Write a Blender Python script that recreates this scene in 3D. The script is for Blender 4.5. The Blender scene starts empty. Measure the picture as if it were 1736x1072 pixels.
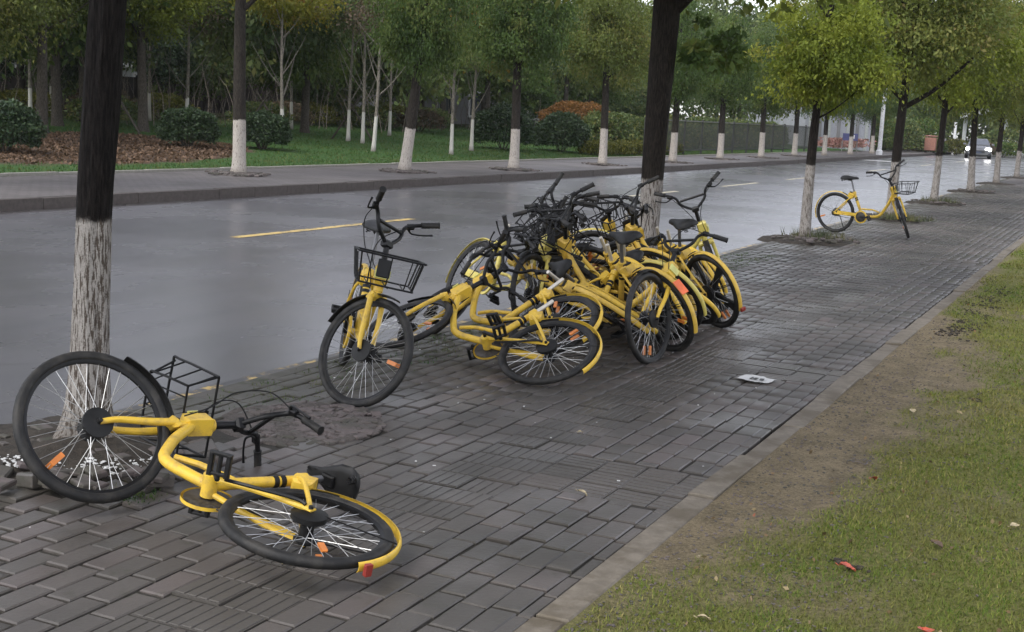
import bpy, math, random
import numpy as np
from mathutils import Matrix, Vector, Quaternion, noise

random.seed(7); RNG = np.random.default_rng(11)
SC = bpy.context.scene
COL = SC.collection
PI = math.pi
def R(d): return math.radians(d)

# ------------------------------------------------------------------ camera, sky, sun, exposure
cam_d = bpy.data.cameras.new('camera'); cam = bpy.data.objects.new('camera', cam_d); COL.objects.link(cam)
cam_d.sensor_width = 36.0; cam_d.lens = 45.62; cam_d.clip_start = 0.05; cam_d.clip_end = 1500
PITCH, YAW, ROLL = 8.965, 25.325, 2.862
CAM_M = Matrix.Translation((0, 0, 1.62)) @ Matrix.Rotation(R(YAW), 4, 'Z') @ Matrix.Rotation(R(90 - PITCH), 4, 'X') @ Matrix.Rotation(R(ROLL), 4, 'Z')
cam.matrix_world = CAM_M
SC.camera = cam
CAM_I = CAM_M.inverted()
def to_px(p):
    v = CAM_I @ Vector(p)
    if v.z > -0.1: return None
    f = 2200.0
    return (868 + f * v.x / -v.z, 536 - f * v.y / -v.z, -v.z)

world = bpy.data.worlds.new('World'); SC.world = world; world.use_nodes = True
wn = world.node_tree; wn.nodes.clear()
SUN_EL, SUN_AZ = 52.0, 200.0
sky = wn.nodes.new('ShaderNodeTexSky'); sky.sky_type = 'NISHITA'; sky.sun_disc = False
sky.sun_elevation = R(SUN_EL); sky.sun_rotation = R(SUN_AZ)
sky.air_density = 1.0; sky.dust_density = 1.2; sky.ozone_density = 1.5; sky.altitude = 20
hsv = wn.nodes.new('ShaderNodeHueSaturation'); hsv.inputs['Saturation'].default_value = 0.28; hsv.inputs['Hue'].default_value = 0.525
bg = wn.nodes.new('ShaderNodeBackground'); bg.inputs['Strength'].default_value = 0.14
wo = wn.nodes.new('ShaderNodeOutputWorld')
wn.links.new(sky.outputs['Color'], hsv.inputs['Color']); wn.links.new(hsv.outputs['Color'], bg.inputs['Color']); wn.links.new(bg.outputs['Background'], wo.inputs['Surface'])
sun_d = bpy.data.lights.new('sun', 'SUN'); sun_d.energy = 0.6; sun_d.angle = R(25); sun_d.color = (1.0, 0.97, 0.92)
sun = bpy.data.objects.new('sun', sun_d); COL.objects.link(sun)
_az = R(SUN_AZ)
_dir = Vector((math.sin(_az) * math.cos(R(SUN_EL)), math.cos(_az) * math.cos(R(SUN_EL)), math.sin(R(SUN_EL))))
sun.rotation_euler = _dir.to_track_quat('Z', 'Y').to_euler()
SC.view_settings.view_transform = 'Standard'; SC.view_settings.look = 'None'
SC.view_settings.exposure = 1.4; SC.view_settings.gamma = 1.0
try: SC.view_settings.use_curve_mapping = False
except Exception: pass
SC.cycles.max_bounces = 6; SC.cycles.diffuse_bounces = 3; SC.cycles.glossy_bounces = 3; SC.cycles.transmission_bounces = 4
SC.cycles.transparent_max_bounces = 6

# ------------------------------------------------------------------ helpers: meshes
class MB:
    def __init__(s): s.v = []; s.f = []; s.t = []
    def add(s, vs, fs, tone=None):
        o = len(s.v); s.v += [tuple(p) for p in vs]
        s.f += [tuple(i + o for i in f) for f in fs]
        s.t += [0.0 if tone is None else tone] * len(fs)
        return s
    def box(s, c, d, M=None, ch=0.0, tone=None):
        x, y, z = d[0] / 2, d[1] / 2, d[2] / 2
        if ch <= 0:
            vs = [Vector((a * x, b * y, e * z)) for e in (-1, 1) for a, b in ((-1, -1), (1, -1), (1, 1), (-1, 1))]
            fs = [(3, 2, 1, 0), (4, 5, 6, 7), (0, 1, 5, 4), (1, 2, 6, 5), (2, 3, 7, 6), (3, 0, 4, 7)]
        else:
            vs = []; q = ((-1, -1), (1, -1), (1, 1), (-1, 1))
            for zz, k in ((-z, ch), (-z + ch, 0), (z - ch, 0), (z, ch)):
                for a, b in q: vs.append(Vector((a * (x - k), b * (y - k), zz)))
            fs = [(3, 2, 1, 0), (12, 13, 14, 15)]
            for l in range(3):
                for i in range(4):
                    j = (i + 1) % 4; fs.append((l * 4 + i, l * 4 + j, l * 4 + 4 + j, l * 4 + 4 + i))
        if M is not None: vs = [M @ p for p in vs]
        c = Vector(c); return s.add([p + c for p in vs], fs, tone)
    def tube(s, pts, r, n=8, closed=False, caps=True, tone=None):
        pts = [Vector(p) for p in pts]; m = len(pts)
        rs = [r] * m if not isinstance(r, (list, tuple)) else list(r)
        T = []
        for i in range(m):
            a = pts[(i - 1) % m] if (closed or i > 0) else pts[i]
            b = pts[(i + 1) % m] if (closed or i < m - 1) else pts[i]
            d = (b - a); T.append(d.normalized() if d.length > 1e-9 else Vector((0, 0, 1)))
        ref = Vector((0, 0, 1)) if abs(T[0].z) < .9 else Vector((1, 0, 0))
        u = T[0].cross(ref).normalized(); vs = []
        for i in range(m):
            u = (u - T[i] * u.dot(T[i])).normalized(); w = T[i].cross(u)
            for k in range(n):
                a = 2 * PI * k / n; vs.append(pts[i] + (u * math.cos(a) + w * math.sin(a)) * rs[i])
        fs = []
        for i in range(m if closed else m - 1):
            j = (i + 1) % m
            for k in range(n):
                l = (k + 1) % n; fs.append((i * n + k, i * n + l, j * n + l, j * n + k))
        if caps and not closed:
            fs.append(tuple(range(n - 1, -1, -1))); fs.append(tuple((m - 1) * n + k for k in range(n)))
        return s.add(vs, fs, tone)
    def lathe(s, prof, c, axis='Y', n=16, tone=None):
        # prof: (radius, offset along the axis)
        vs = []; fs = []; m = len(prof)
        for r, h in prof:
            for k in range(n):
                a = 2 * PI * k / n; p, q = r * math.cos(a), r * math.sin(a)
                vs.append(Vector((p, h, q)) if axis == 'Y' else Vector((p, q, h)) if axis == 'Z' else Vector((h, p, q)))
        for i in range(m - 1):
            for k in range(n):
                l = (k + 1) % n; fs.append((i * n + k, (i + 1) * n + k, (i + 1) * n + l, i * n + l))
        fs.append(tuple(range(n))); fs.append(tuple((m - 1) * n + k for k in range(n - 1, -1, -1)))
        c = Vector(c); return s.add([p + c for p in vs], fs, tone)
    def mesh(s, name, m, smooth=40, tone=False):
        me = bpy.data.meshes.new(name); me.from_pydata([tuple(v) for v in s.v], [], s.f); me.update()
        if m is not None: me.materials.append(m)
        if smooth:
            me.polygons.foreach_set('use_smooth', [True] * len(me.polygons))
            me.set_sharp_from_angle(angle=R(smooth))
        if tone:
            a = me.attributes.new('tone', 'FLOAT', 'FACE'); a.data.foreach_set('value', s.t)
        return me
    def build(s, name, m, parent=None, smooth=40, tone=False):
        return put(name, s.mesh(name, m, smooth, tone), parent)
def put(name, me, parent=None):
    o = bpy.data.objects.new(name, me); COL.objects.link(o)
    if parent: o.parent = parent
    return o
def tag(o, label=None, cat=None, group=None, kind=None):
    if label: o['label'] = label
    if cat: o['category'] = cat
    if group: o['group'] = group
    if kind: o['kind'] = kind
    return o
def empty(name, loc=(0, 0, 0), parent=None):
    o = bpy.data.objects.new(name, None); o.empty_display_size = .1; o.location = loc; COL.objects.link(o)
    if parent: o.parent = parent
    return o
def copy_tree(o, parent=None):
    c = o.copy(); COL.objects.link(c)
    if parent: c.parent = parent
    for ch in list(o.children): copy_tree(ch, c)
    return c
def spline(P, n=6, closed=False):
    P = [Vector(p) for p in P]; out = []; m = len(P)
    for i in range(m if closed else m - 1):
        g = lambda k: P[k % m] if closed else P[min(max(k, 0), m - 1)]
        a, b, c, d = g(i - 1), g(i), g(i + 1), g(i + 2)
        for k in range(n):
            t = k / n
            out.append(.5 * ((2 * b) + (c - a) * t + (2 * a - 5 * b + 4 * c - d) * t * t + (3 * b - a - 3 * c + d) * t ** 3))
    if not closed: out.append(P[-1])
    return out
def np_mesh(name, V, F, m, tone=None, smooth=False):
    me = bpy.data.meshes.new(name); nv, nf, k = len(V), len(F), F.shape[1]
    me.vertices.add(nv); me.vertices.foreach_set('co', V.astype(np.float32).ravel())
    me.loops.add(nf * k); me.loops.foreach_set('vertex_index', F.astype(np.int32).ravel())
    me.polygons.add(nf); me.polygons.foreach_set('loop_start', np.arange(0, nf * k, k, dtype=np.int32))
    try: me.polygons.foreach_set('loop_total', np.full(nf, k, dtype=np.int32))
    except Exception: pass
    me.update(calc_edges=True)
    if m is not None: me.materials.append(m)
    if tone is not None:
        a = me.attributes.new('tone', 'FLOAT', 'FACE'); a.data.foreach_set('value', tone.astype(np.float32))
    if smooth: me.polygons.foreach_set('use_smooth', [True] * nf)
    return me

# ------------------------------------------------------------------ helpers: materials
class NT:
    def __init__(s, name):
        s.m = bpy.data.materials.new(name); s.m.use_nodes = True; s.t = s.m.node_tree; s.t.nodes.clear()
        s.out = s.t.nodes.new('ShaderNodeOutputMaterial')
    def n(s, typ, ins=None, **kw):
        nd = s.t.nodes.new(typ)
        for k, v in kw.items(): setattr(nd, k, v)
        for k, v in (ins or {}).items():
            if isinstance(v, bpy.types.NodeSocket): s.t.links.new(v, nd.inputs[k])
            else: nd.inputs[k].default_value = v
        return nd
    def coord(s, kind='Object', scale=(1, 1, 1), rot=(0, 0, 0)):
        c = s.n('ShaderNodeTexCoord'); mp = s.n('ShaderNodeMapping', {'Vector': c.outputs[kind], 'Scale': scale, 'Rotation': rot}); return mp.outputs[0]
    def world(s, scale=(1, 1, 1)):
        c = s.n('ShaderNodeNewGeometry'); mp = s.n('ShaderNodeMapping', {'Vector': c.outputs['Position'], 'Scale': scale}); return mp.outputs[0]
    def noise(s, vec, scale, detail=4, rough=.55, dist=0):
        return s.n('ShaderNodeTexNoise', {'Vector': vec, 'Scale': scale, 'Detail': detail, 'Roughness': rough, 'Distortion': dist}).outputs['Fac']
    def ramp(s, fac, stops, interp='LINEAR'):
        r = s.n('ShaderNodeValToRGB', {'Fac': fac}); cr = r.color_ramp; cr.interpolation = interp
        while len(cr.elements) < len(stops): cr.elements.new(.5)
        for e, (p, c) in zip(cr.elements, stops):
            e.position = p; e.color = (c[0], c[1], c[2], 1) if isinstance(c, (tuple, list)) else (c, c, c, 1)
        return r.outputs['Color']
    def mix(s, fac, a, b, mode='MIX'):
        nd = s.n('ShaderNodeMix', data_type='RGBA', blend_type=mode)
        for k, v in ((0, fac), (6, a), (7, b)):
            if isinstance(v, bpy.types.NodeSocket): s.t.links.new(v, nd.inputs[k])
            else: nd.inputs[k].default_value = (v[0], v[1], v[2], 1) if isinstance(v, (tuple, list)) else v
        return nd.outputs[2]
    def math(s, op, a, b=0.0, c=None, clamp=False):
        nd = s.n('ShaderNodeMath', operation=op, use_clamp=clamp)
        for k, v in ((0, a), (1, b), (2, c)):
            if v is None: continue
            if isinstance(v, bpy.types.NodeSocket): s.t.links.new(v, nd.inputs[k])
            else: nd.inputs[k].default_value = v
        return nd.outputs[0]
    def maprange(s, v, a, b, c=0.0, d=1.0, smooth=True):
        return s.n('ShaderNodeMapRange', {'Value': v, 'From Min': a, 'From Max': b, 'To Min': c, 'To Max': d}, interpolation_type='SMOOTHSTEP' if smooth else 'LINEAR').outputs[0]
    def attr(s, name): return s.n('ShaderNodeAttribute', attribute_name=name).outputs['Fac']
    def objrand(s): return s.n('ShaderNodeObjectInfo').outputs['Random']
    def objcol(s): return s.n('ShaderNodeObjectInfo').outputs['Color']
    def bump(s, h, strength=.4, dist=.01): return s.n('ShaderNodeBump', {'Height': h, 'Strength': strength, 'Distance': dist}).outputs[0]
    def bsdf(s, color, rough=.6, metal=0.0, normal=None, spec=None, **kw):
        ins = {'Base Color': color if isinstance(color, bpy.types.NodeSocket) else (*color, 1), 'Roughness': rough, 'Metallic': metal}
        if normal is not None: ins['Normal'] = normal
        if spec is not None: ins['Specular IOR Level'] = spec
        ins.update(kw)
        b = s.n('ShaderNodeBsdfPrincipled', ins); s.t.links.new(b.outputs[0], s.out.inputs['Surface']); return b
    def xyz(s, vec): return s.n('ShaderNodeSeparateXYZ', {'Vector': vec}).outputs

def simple(name, col, rough=.5, metal=0.0, var=.15, scale=12.0, bump=0.0, spec=None):
    t = NT(name); v = t.coord('Object'); n = t.noise(v, scale, 4)
    c = t.mix(t.maprange(n, .3, .7), tuple(x * (1 - var) for x in col), tuple(min(1, x * (1 + var)) for x in col))
    t.bsdf(c, t.math('ADD', rough - .08, t.math('MULTIPLY', n, .16)), metal, t.bump(n, bump, .004) if bump else None, spec); return t.m

M = {}
# --- pavers (wet concrete bricks), tone = per piece
def paver_mat(name, cols, dirt=(.030, .028, .022)):
    t = NT(name); w = t.world()
    tone = t.math('FRACT', t.math('ADD', t.attr('tone'), t.objrand()))
    base = t.ramp(tone, cols)
    grain = t.noise(w, 160, 3, .7); n1 = t.noise(w, 9, 5, .6)
    c = t.mix(t.maprange(grain, .25, .75), t.mix(.32, base, (.02, .02, .018)), base)
    big = t.noise(w, 0.85, 4, .6)              # large damp / mossy areas
    sx, sy, sz = t.xyz(w)
    c = t.mix(t.math('MULTIPLY', t.maprange(big, .45, .66), .62), c, dirt)
    moss_shade = t.maprange(t.math('ADD', sx, t.math('MULTIPLY', t.noise(w, 2.2, 4), .9)), -2.95, -4.2)  # moss by the road, spread wider to paint contact shade under the bicycles
    c = t.mix(t.math('MULTIPLY', moss_shade, .70), c, (.044, .043, .024))
    c = t.mix(t.math('MULTIPLY', t.maprange(n1, .58, .74), .45), c, (.035, .038, .020))
    wet = t.maprange(t.noise(w, 1.3, 3), .38, .62)
    rough = t.math('ADD', t.math('MULTIPLY', wet, -.22), t.math('ADD', .47, t.math('MULTIPLY', grain, .16)))
    h = t.math('ADD', t.math('MULTIPLY', grain, .35), t.noise(w, 45, 4, .6))
    t.bsdf(c, rough, 0, t.bump(h, .45, .004), .45); return t.m
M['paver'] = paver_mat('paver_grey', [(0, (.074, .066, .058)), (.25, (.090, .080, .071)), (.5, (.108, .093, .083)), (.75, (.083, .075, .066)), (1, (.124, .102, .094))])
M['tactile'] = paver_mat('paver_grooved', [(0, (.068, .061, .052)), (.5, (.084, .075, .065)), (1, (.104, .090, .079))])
def far_paving_mat():
    t = NT('far_paving'); w = t.world()
    b = t.n('ShaderNodeTexBrick', {'Vector': w, 'Scale': 1.0, 'Mortar Size': .012, 'Color1': (.13, .115, .112, 1), 'Color2': (.165, .145, .14, 1), 'Mortar': (.06, .055, .05, 1), 'Brick Width': .22, 'Row Height': .11})
    n = t.noise(w, .7, 5, .6); n2 = t.noise(w, 25, 4)
    c = t.mix(t.math('MULTIPLY', t.maprange(n, .42, .68), .55), b.outputs['Color'], (.06, .055, .048)); c = t.mix(t.math('MULTIPLY', n2, .3), c, (.10, .09, .085))
    t.bsdf(c, t.math('ADD', .38, t.math('MULTIPLY', n, .3)), 0, t.bump(n2, .3, .004), .4); return t.m
M['far_paving'] = far_paving_mat()
def asphalt():
    t = NT('wet_asphalt'); w = t.world(); g = t.noise(w, 220, 3, .7); n = t.noise(w, .32, 5, .6)
    ws = t.noise(t.world((2.2, .09, 1)), 1.0, 4, .55)
    c = t.mix(t.maprange(g, .3, .7), (.058, .054, .060), (.112, .104, .116)); c = t.mix(t.math('MULTIPLY', t.maprange(ws, .4, .66), .4), c, (.048, .047, .054))
    vo = t.n('ShaderNodeTexVoronoi', {'Vector': t.n('ShaderNodeVectorMath', {0: w, 1: t.n('ShaderNodeTexNoise', {'Vector': w, 'Scale': .9, 'Detail': 5}).outputs['Color']}, operation='ADD').outputs[0], 'Scale': .16}, feature='DISTANCE_TO_EDGE').outputs['Distance']
    crack = t.math('MULTIPLY', t.maprange(vo, .006, .0), t.maprange(n, .40, .62)); c = t.mix(t.math('MULTIPLY', crack, .7), c, (.02, .02, .02))
    sx, sy, sz = t.xyz(w); gut = t.maprange(t.math('ADD', sx, t.math('MULTIPLY', t.noise(w, 3, 4), .8)), -13.2, -13.75)
    gut2 = t.maprange(t.math('ADD', sx, t.math('MULTIPLY', t.noise(w, 3, 4), .5)), -4.75, -4.4)
    c = t.mix(t.math('MULTIPLY', t.math('ADD', gut, gut2, clamp=True) if False else t.math('MAXIMUM', gut, gut2), .6), c, (.045, .038, .030))
    c = t.mix(t.math('MULTIPLY', t.maprange(t.noise(w, .55, 2, .4), .52, .56), .22), c, (.035, .034, .038))
    r = t.math('ADD', .25, t.math('ADD', t.math('MULTIPLY', t.maprange(n, .35, .65), .10), t.math('MULTIPLY', ws, .12)))
    t.bsdf(c, t.math('ADD', r, .12), 0, t.bump(t.math('ADD', g, t.math('MULTIPLY', t.noise(w, 60, 3), .6)), .16, .003), .6, **{'Coat Weight': .9, 'Coat Roughness': t.math('ADD', r, -.09), 'Coat IOR': 1.45}); return t.m
M['asphalt'] = asphalt()
def stone(name, a, b, moss=None, rough=.7, sc=14):
    t = NT(name); w = t.world(); n = t.noise(w, sc, 5, .65); f = t.noise(w, 120, 3, .7)
    c = t.mix(t.maprange(n, .3, .7), a, b); c = t.mix(t.math('MULTIPLY', f, .35), c, tuple(x * .45 for x in a))
    c = t.mix(t.math('MULTIPLY', t.objrand(), .25), c, tuple(x * .6 for x in b))
    if moss: c = t.mix(t.math('MULTIPLY', t.maprange(t.noise(w, 3.1, 5, .65), .44, .62), .8), c, moss)
    t.bsdf(c, rough, 0, t.bump(t.math('ADD', n, t.math('MULTIPLY', f, .5)), .5, .006), .35); return t.m
M['kerb'] = stone('kerb_stone_brown', (.070, .058, .052), (.115, .098, .088))
M['kerb_near'] = stone('kerb_stone_mossy', (.085, .08, .07), (.13, .12, .105), (.035, .042, .018))
M['edging'] = stone('edging_concrete', (.135, .115, .088), (.225, .195, .152), (.085, .068, .044))
M['border'] = stone('border_concrete', (.26, .25, .21), (.36, .34, .30))
M['rubble'] = stone('broken_brick', (.085, .078, .07), (.155, .125, .12), (.05, .05, .032))
M['flake'] = simple('white_lime_flakes', (.62, .62, .60), .7)
def line_mat(name, col, wear):
    t = NT(name); w = t.world(); n = t.noise(w, 7, 6, .7); g = t.noise(w, 90, 3)
    c = t.mix(t.maprange(t.math('ADD', n, t.math('MULTIPLY', g, .25)), wear, wear + .14), col, (.06, .058, .058))
    t.bsdf(c, .42, 0, t.bump(g, .2, .003), .5); return t.m
M['yellow_line'] = line_mat('yellow_road_paint', (.60, .43, .14), .615)
M['pale_line'] = line_mat('worn_road_paint', (.52, .47, .34), .66)
M['yellow_worn'] = line_mat('worn_yellow_edge_paint', (.58, .40, .12), .485)
M['white_line'] = line_mat('white_road_paint', (.62, .62, .62), .70)
def soil(name, a, b, sc=18, bump=.6):
    t = NT(name); w = t.world(); n = t.noise(w, sc, 6, .7); f = t.noise(w, 90, 3, .7)
    t.bsdf(t.mix(t.maprange(t.math('ADD', t.math('MULTIPLY', n, .7), t.math('MULTIPLY', f, .3)), .32, .66), a, b), .8, 0, t.bump(t.math('ADD', n, f), bump, .02), .3); return t.m
M['soil'] = soil('dark_damp_soil', (.020, .017, .013), (.058, .047, .035))
M['joint'] = soil('joint_soil', (.022, .020, .016), (.042, .038, .030), 30, .3)
M['mulch'] = soil('brown_leaf_mulch', (.050, .030, .018), (.17, .105, .065))
def lawn_near():
    t = NT('near_lawn_ground'); w = t.world(); sx, sy, sz = t.xyz(w)
    n = t.noise(w, 1.1, 5, .62); f = t.noise(w, 55, 4, .7); n2 = t.noise(w, 6, 4, .6)
    f3 = t.noise(w, 170, 3, .8); dirt = t.mix(t.maprange(t.math('ADD', t.math('ADD', t.math('MULTIPLY', n2, .25), t.math('MULTIPLY', f, .35)), t.math('MULTIPLY', f3, .40)), .38, .62), (.112, .090, .052), (.335, .268, .165))
    gr = t.mix(t.maprange(f, .3, .7), (.095, .110, .026), (.235, .225, .066))
    m = t.math('MULTIPLY', t.attr('cover'), t.maprange(n2, .85, .55))
    t.bsdf(t.mix(m, dirt, gr), .85, 0, t.bump(t.math('ADD', f, f3), .9, .02), .2); return t.m
M['lawn_near'] = lawn_near()
def lawn_far():
    t = NT('far_lawn_ground'); w = t.world(); sx, sy, sz = t.xyz(w)
    n = t.noise(w, .5, 5, .6); f = t.noise(w, 16, 4, .7); f2 = t.noise(w, 70, 3, .7)
    gr = t.mix(t.maprange(t.math('ADD', t.math('MULTIPLY', f, .6), t.math('MULTIPLY', f2, .4)), .3, .7), (.027, .070, .018), (.068, .142, .034))
    gr = t.mix(t.math('MULTIPLY', t.maprange(n, .5, .72), .5), gr, (.06, .06, .02))
    br = t.mix(t.maprange(t.math('ADD', t.math('MULTIPLY', f, .4), t.math('MULTIPLY', f2, .6)), .35, .68), (.055, .036, .025), (.165, .115, .082))
    # mulch bed: band of planted ground
    dx = t.math('DIVIDE', t.math('SUBTRACT', sx, -23.0), 3.6); yy = t.math('ADD', sy, t.math('MULTIPLY', sx, .62))
    dy = t.math('DIVIDE', t.math('SUBTRACT', yy, 9.0), 6.8)
    d = t.math('ADD', t.math('ADD', t.math('MULTIPLY', dx, dx), t.math('MULTIPLY', dy, dy)), t.math('MULTIPLY', t.math('SUBTRACT', t.noise(w, .8, 4), .5), 1.1))
    c = t.mix(t.maprange(d, 1.12, .86), gr, br)
    deep = t.maprange(t.math('ADD', sx, t.math('MULTIPLY', n, 4)), -27.5, -31.0)
    c = t.mix(t.math('MULTIPLY', deep, .75), c, t.mix(f2, (.03, .028, .014), (.085, .062, .035)))
    t.bsdf(c, .85, 0, t.bump(t.math('ADD', f, f2), .6, .05), .2); return t.m
M['lawn_far'] = lawn_far()
def leaf_mat(name, stops, trans=.35, rough=.45, objvar=.35):
    t = NT(name); c = t.ramp(t.attr('tone'), stops)
    c = t.mix(t.math('MULTIPLY', t.objrand(), objvar), c, t.mix(.5, c, (.080, .085, .018)))
    d = t.n('ShaderNodeBsdfPrincipled', {'Base Color': c, 'Roughness': rough + .12, 'Specular IOR Level': .22})
    tr = t.n('ShaderNodeBsdfTranslucent', {'Color': t.mix(.25, c, (.22, .24, .02))})
    mx = t.n('ShaderNodeMixShader', {0: trans, 1: d.outputs[0], 2: tr.outputs[0]}); t.t.links.new(mx.outputs[0], t.out.inputs['Surface']); return t.m
M['leaf_lime'] = leaf_mat('camphor_leaves_lime', [(0, (0.089, 0.130, 0.021)), (.4, (0.164, 0.213, 0.030)), (.75, (0.260, 0.297, 0.041)), (1, (0.223, 0.191, 0.051))], .4)
M['leaf_olive'] = leaf_mat('camphor_leaves_olive', [(0, (0.065, 0.097, 0.024)), (.45, (0.122, 0.156, 0.036)), (.8, (0.194, 0.206, 0.051)), (1, (0.211, 0.148, 0.063))], .35)
M['leaf_green'] = leaf_mat('street_leaves_green', [(0, (0.037, 0.077, 0.025)), (.5, (0.078, 0.137, 0.035)), (.85, (0.137, 0.185, 0.046)), (1, (0.178, 0.166, 0.054))], .3)
M['leaf_dark'] = leaf_mat('park_leaves_dark', [(0, (0.047, 0.081, 0.034)), (.5, (0.100, 0.150, 0.053)), (.85, (0.182, 0.217, 0.069)), (1, (0.251, 0.217, 0.081))], .25)
M['leaf_bush'] = leaf_mat('bush_leaves', [(0, (0.016, 0.034, 0.018)), (.6, (0.034, 0.062, 0.029)), (1, (0.065, 0.098, 0.042))], .12, .3, .2)
M['leaf_gold'] = leaf_mat('autumn_leaves_gold', [(0, (0.130, 0.089, 0.020)), (.5, (0.317, 0.180, 0.031)), (.8, (0.490, 0.245, 0.043)), (1, (0.173, 0.158, 0.036))], .4)
M['leaf_yellow'] = leaf_mat('yellowing_leaves', [(0, (.10, .12, .02)), (.5, (.24, .24, .03)), (.85, (.40, .32, .05)), (1, (.14, .17, .03))], .4)
M['leaf_orange'] = leaf_mat('autumn_leaves_orange', [(0, (.10, .045, .016)), (.5, (.24, .10, .035)), (1, (.33, .15, .05))], .3)
M['leaf_hedge'] = leaf_mat('hedge_leaves_yellow_green', [(0, (.045, .058, .014)), (.6, (.10, .105, .022)), (1, (.17, .155, .03))], .25)
M['leaf_brown'] = leaf_mat('dry_twig_leaves', [(0, (0.063, 0.050, 0.036)), (.6, (0.119, 0.092, 0.063)), (1, (0.154, 0.091, 0.059))], .2)
M['leaf_pink'] = leaf_mat('pink_flowers', [(0, (.30, .13, .12)), (.6, (.45, .25, .23)), (1, (.10, .12, .05))], .2)
def grass_mat(name, stops):
    t = NT(name); c = t.ramp(t.attr('tone'), stops); w = t.world()
    c = t.mix(t.maprange(t.noise(w, 2.3, 4, .6), .4, .65), c, t.mix(.55, c, (.17, .15, .045)))
    d = t.n('ShaderNodeBsdfPrincipled', {'Base Color': c, 'Roughness': .6, 'Specular IOR Level': .2})
    tr = t.n('ShaderNodeBsdfTranslucent', {'Color': c}); mx = t.n('ShaderNodeMixShader', {0: .3, 1: d.outputs[0], 2: tr.outputs[0]})
    t.t.links.new(mx.outputs[0], t.out.inputs['Surface']); return t.m
M['grass'] = grass_mat('grass_yellow_green', [(0, (.070, .125, .016)), (.4, (.150, .195, .030)), (.72, (.27, .255, .070)), (1, (.36, .30, .12))])
M['grass_far'] = grass_mat('grass_deep_green', [(0, (.024, .070, .017)), (.6, (.052, .128, .030)), (1, (.10, .145, .04))])
def bark(name, top, wash, hw, worn):
    t = NT(name); v = t.coord('Object'); sx, sy, sz = t.xyz(v)
    st = t.noise(t.coord('Object', (1, 1, .12)), 105, 4, .65, .25); f = t.noise(v, 130, 3, .7)
    dk = t.mix(t.maprange(t.math('ADD', t.math('MULTIPLY', st, .8), t.math('MULTIPLY', f, .2)), .36, .68), tuple(x * .5 for x in top), tuple(x * 3.2 for x in top))
    wc = t.mix(t.maprange(f, .3, .7), tuple(x * .8 for x in wash), wash)
    wc = t.mix(t.maprange(t.math('ADD', st, t.math('MULTIPLY', f, .2)), worn, worn - .11), wc, (.075, .060, .048))
    wc = t.mix(t.maprange(sz, .22, .0, 0, .6), wc, (.07, .055, .042))
    mask = t.maprange(t.math('ADD', sz, t.math('MULTIPLY', t.math('ADD', t.noise(v, 9, 4), t.math('MULTIPLY', st, .6)), .13)), t.math('ADD', hw + .065, t.math('MULTIPLY', t.objrand(), .12)), t.math('ADD', hw + .035, t.math('MULTIPLY', t.objrand(), .12)))
    h = t.math('ADD', st, t.math('MULTIPLY', f, .3))
    t.bsdf(t.mix(mask, dk, wc), .75, 0, t.bump(h, .8, .012), .12); return t.m
M['bark_old'] = bark('bark_worn_whitewash', (.006, .005, .0045), (.36, .335, .305), 1.04, .635)
M['bark_near'] = bark('bark_grey_whitewash', (.010, .008, .0065), (.33, .305, .28), 1.04, .62)
M['bark_far'] = bark('bark_clean_whitewash', (.020, .017, .014), (.50, .455, .405), 1.10, .56)
M['bark_thin'] = bark('bark_pale_thin', (.12, .108, .09), (.62, .60, .55), 1.0, .30)
M['bark_plain'] = bark('bark_plain', (.045, .039, .032), (.03, .026, .02), -9, .3)
M['bark_twig'] = bark('bark_twigs', (.13, .11, .092), (.03, .026, .02), -9, .3)

# ------------------------------------------------------------------ ground
ROAD_Z, X_EDGE, X_FAR = -.12, -4.53, -14.20
def gridmesh(name, xs, ys, zf, m):
    X, Y = np.meshgrid(xs, ys, indexing='ij'); Z = np.vectorize(zf)(X, Y); a, b = X.shape
    V = np.stack([X.ravel(), Y.ravel(), Z.ravel()], 1); i = np.arange(a * b).reshape(a, b)
    F = np.stack([i[:-1, :-1].ravel(), i[1:, :-1].ravel(), i[1:, 1:].ravel(), i[:-1, 1:].ravel()], 1)
    return np_mesh(name, V, F, m, None, True)
def sheet(name, x0, x1, y0, y1, z, m, label=None, parent=None):
    me = gridmesh(name, np.linspace(x0, x1, 2), np.linspace(y0, y1, 2), lambda x, y: z, m)
    o = put(name, me, parent)
    if not parent: tag(o, label, None, None, 'structure')
    return o
sheet('ground', -300, 300, -60, 500, -.30, M['soil'], 'dark soil under and beyond the street')
road = sheet('road', X_FAR, X_EDGE + .02, -10, 330, ROAD_Z, M['asphalt'], 'wet grey asphalt road reflecting the pale sky')
for a, b in ((13.15, 17.6), (27.0, 30.5), (34.3, 37.9), (41.5, 45.2), (55.5, 59.5), (69.5, 73.5), (83.5, 87.5)):
    o = sheet('lane_dash', -10.21, -10.06, a, b, ROAD_Z + .004, M['yellow_line'] if a < 20 else M['pale_line'], parent=road)
o = sheet('edge_line', -4.93, -4.79, 1, 60, ROAD_Z + .004, M['yellow_worn'], parent=road)
sheet('crossing_line', -14.0, -11.9, 74.0, 75.6, ROAD_Z + .004, M['white_line'], parent=road)

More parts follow.
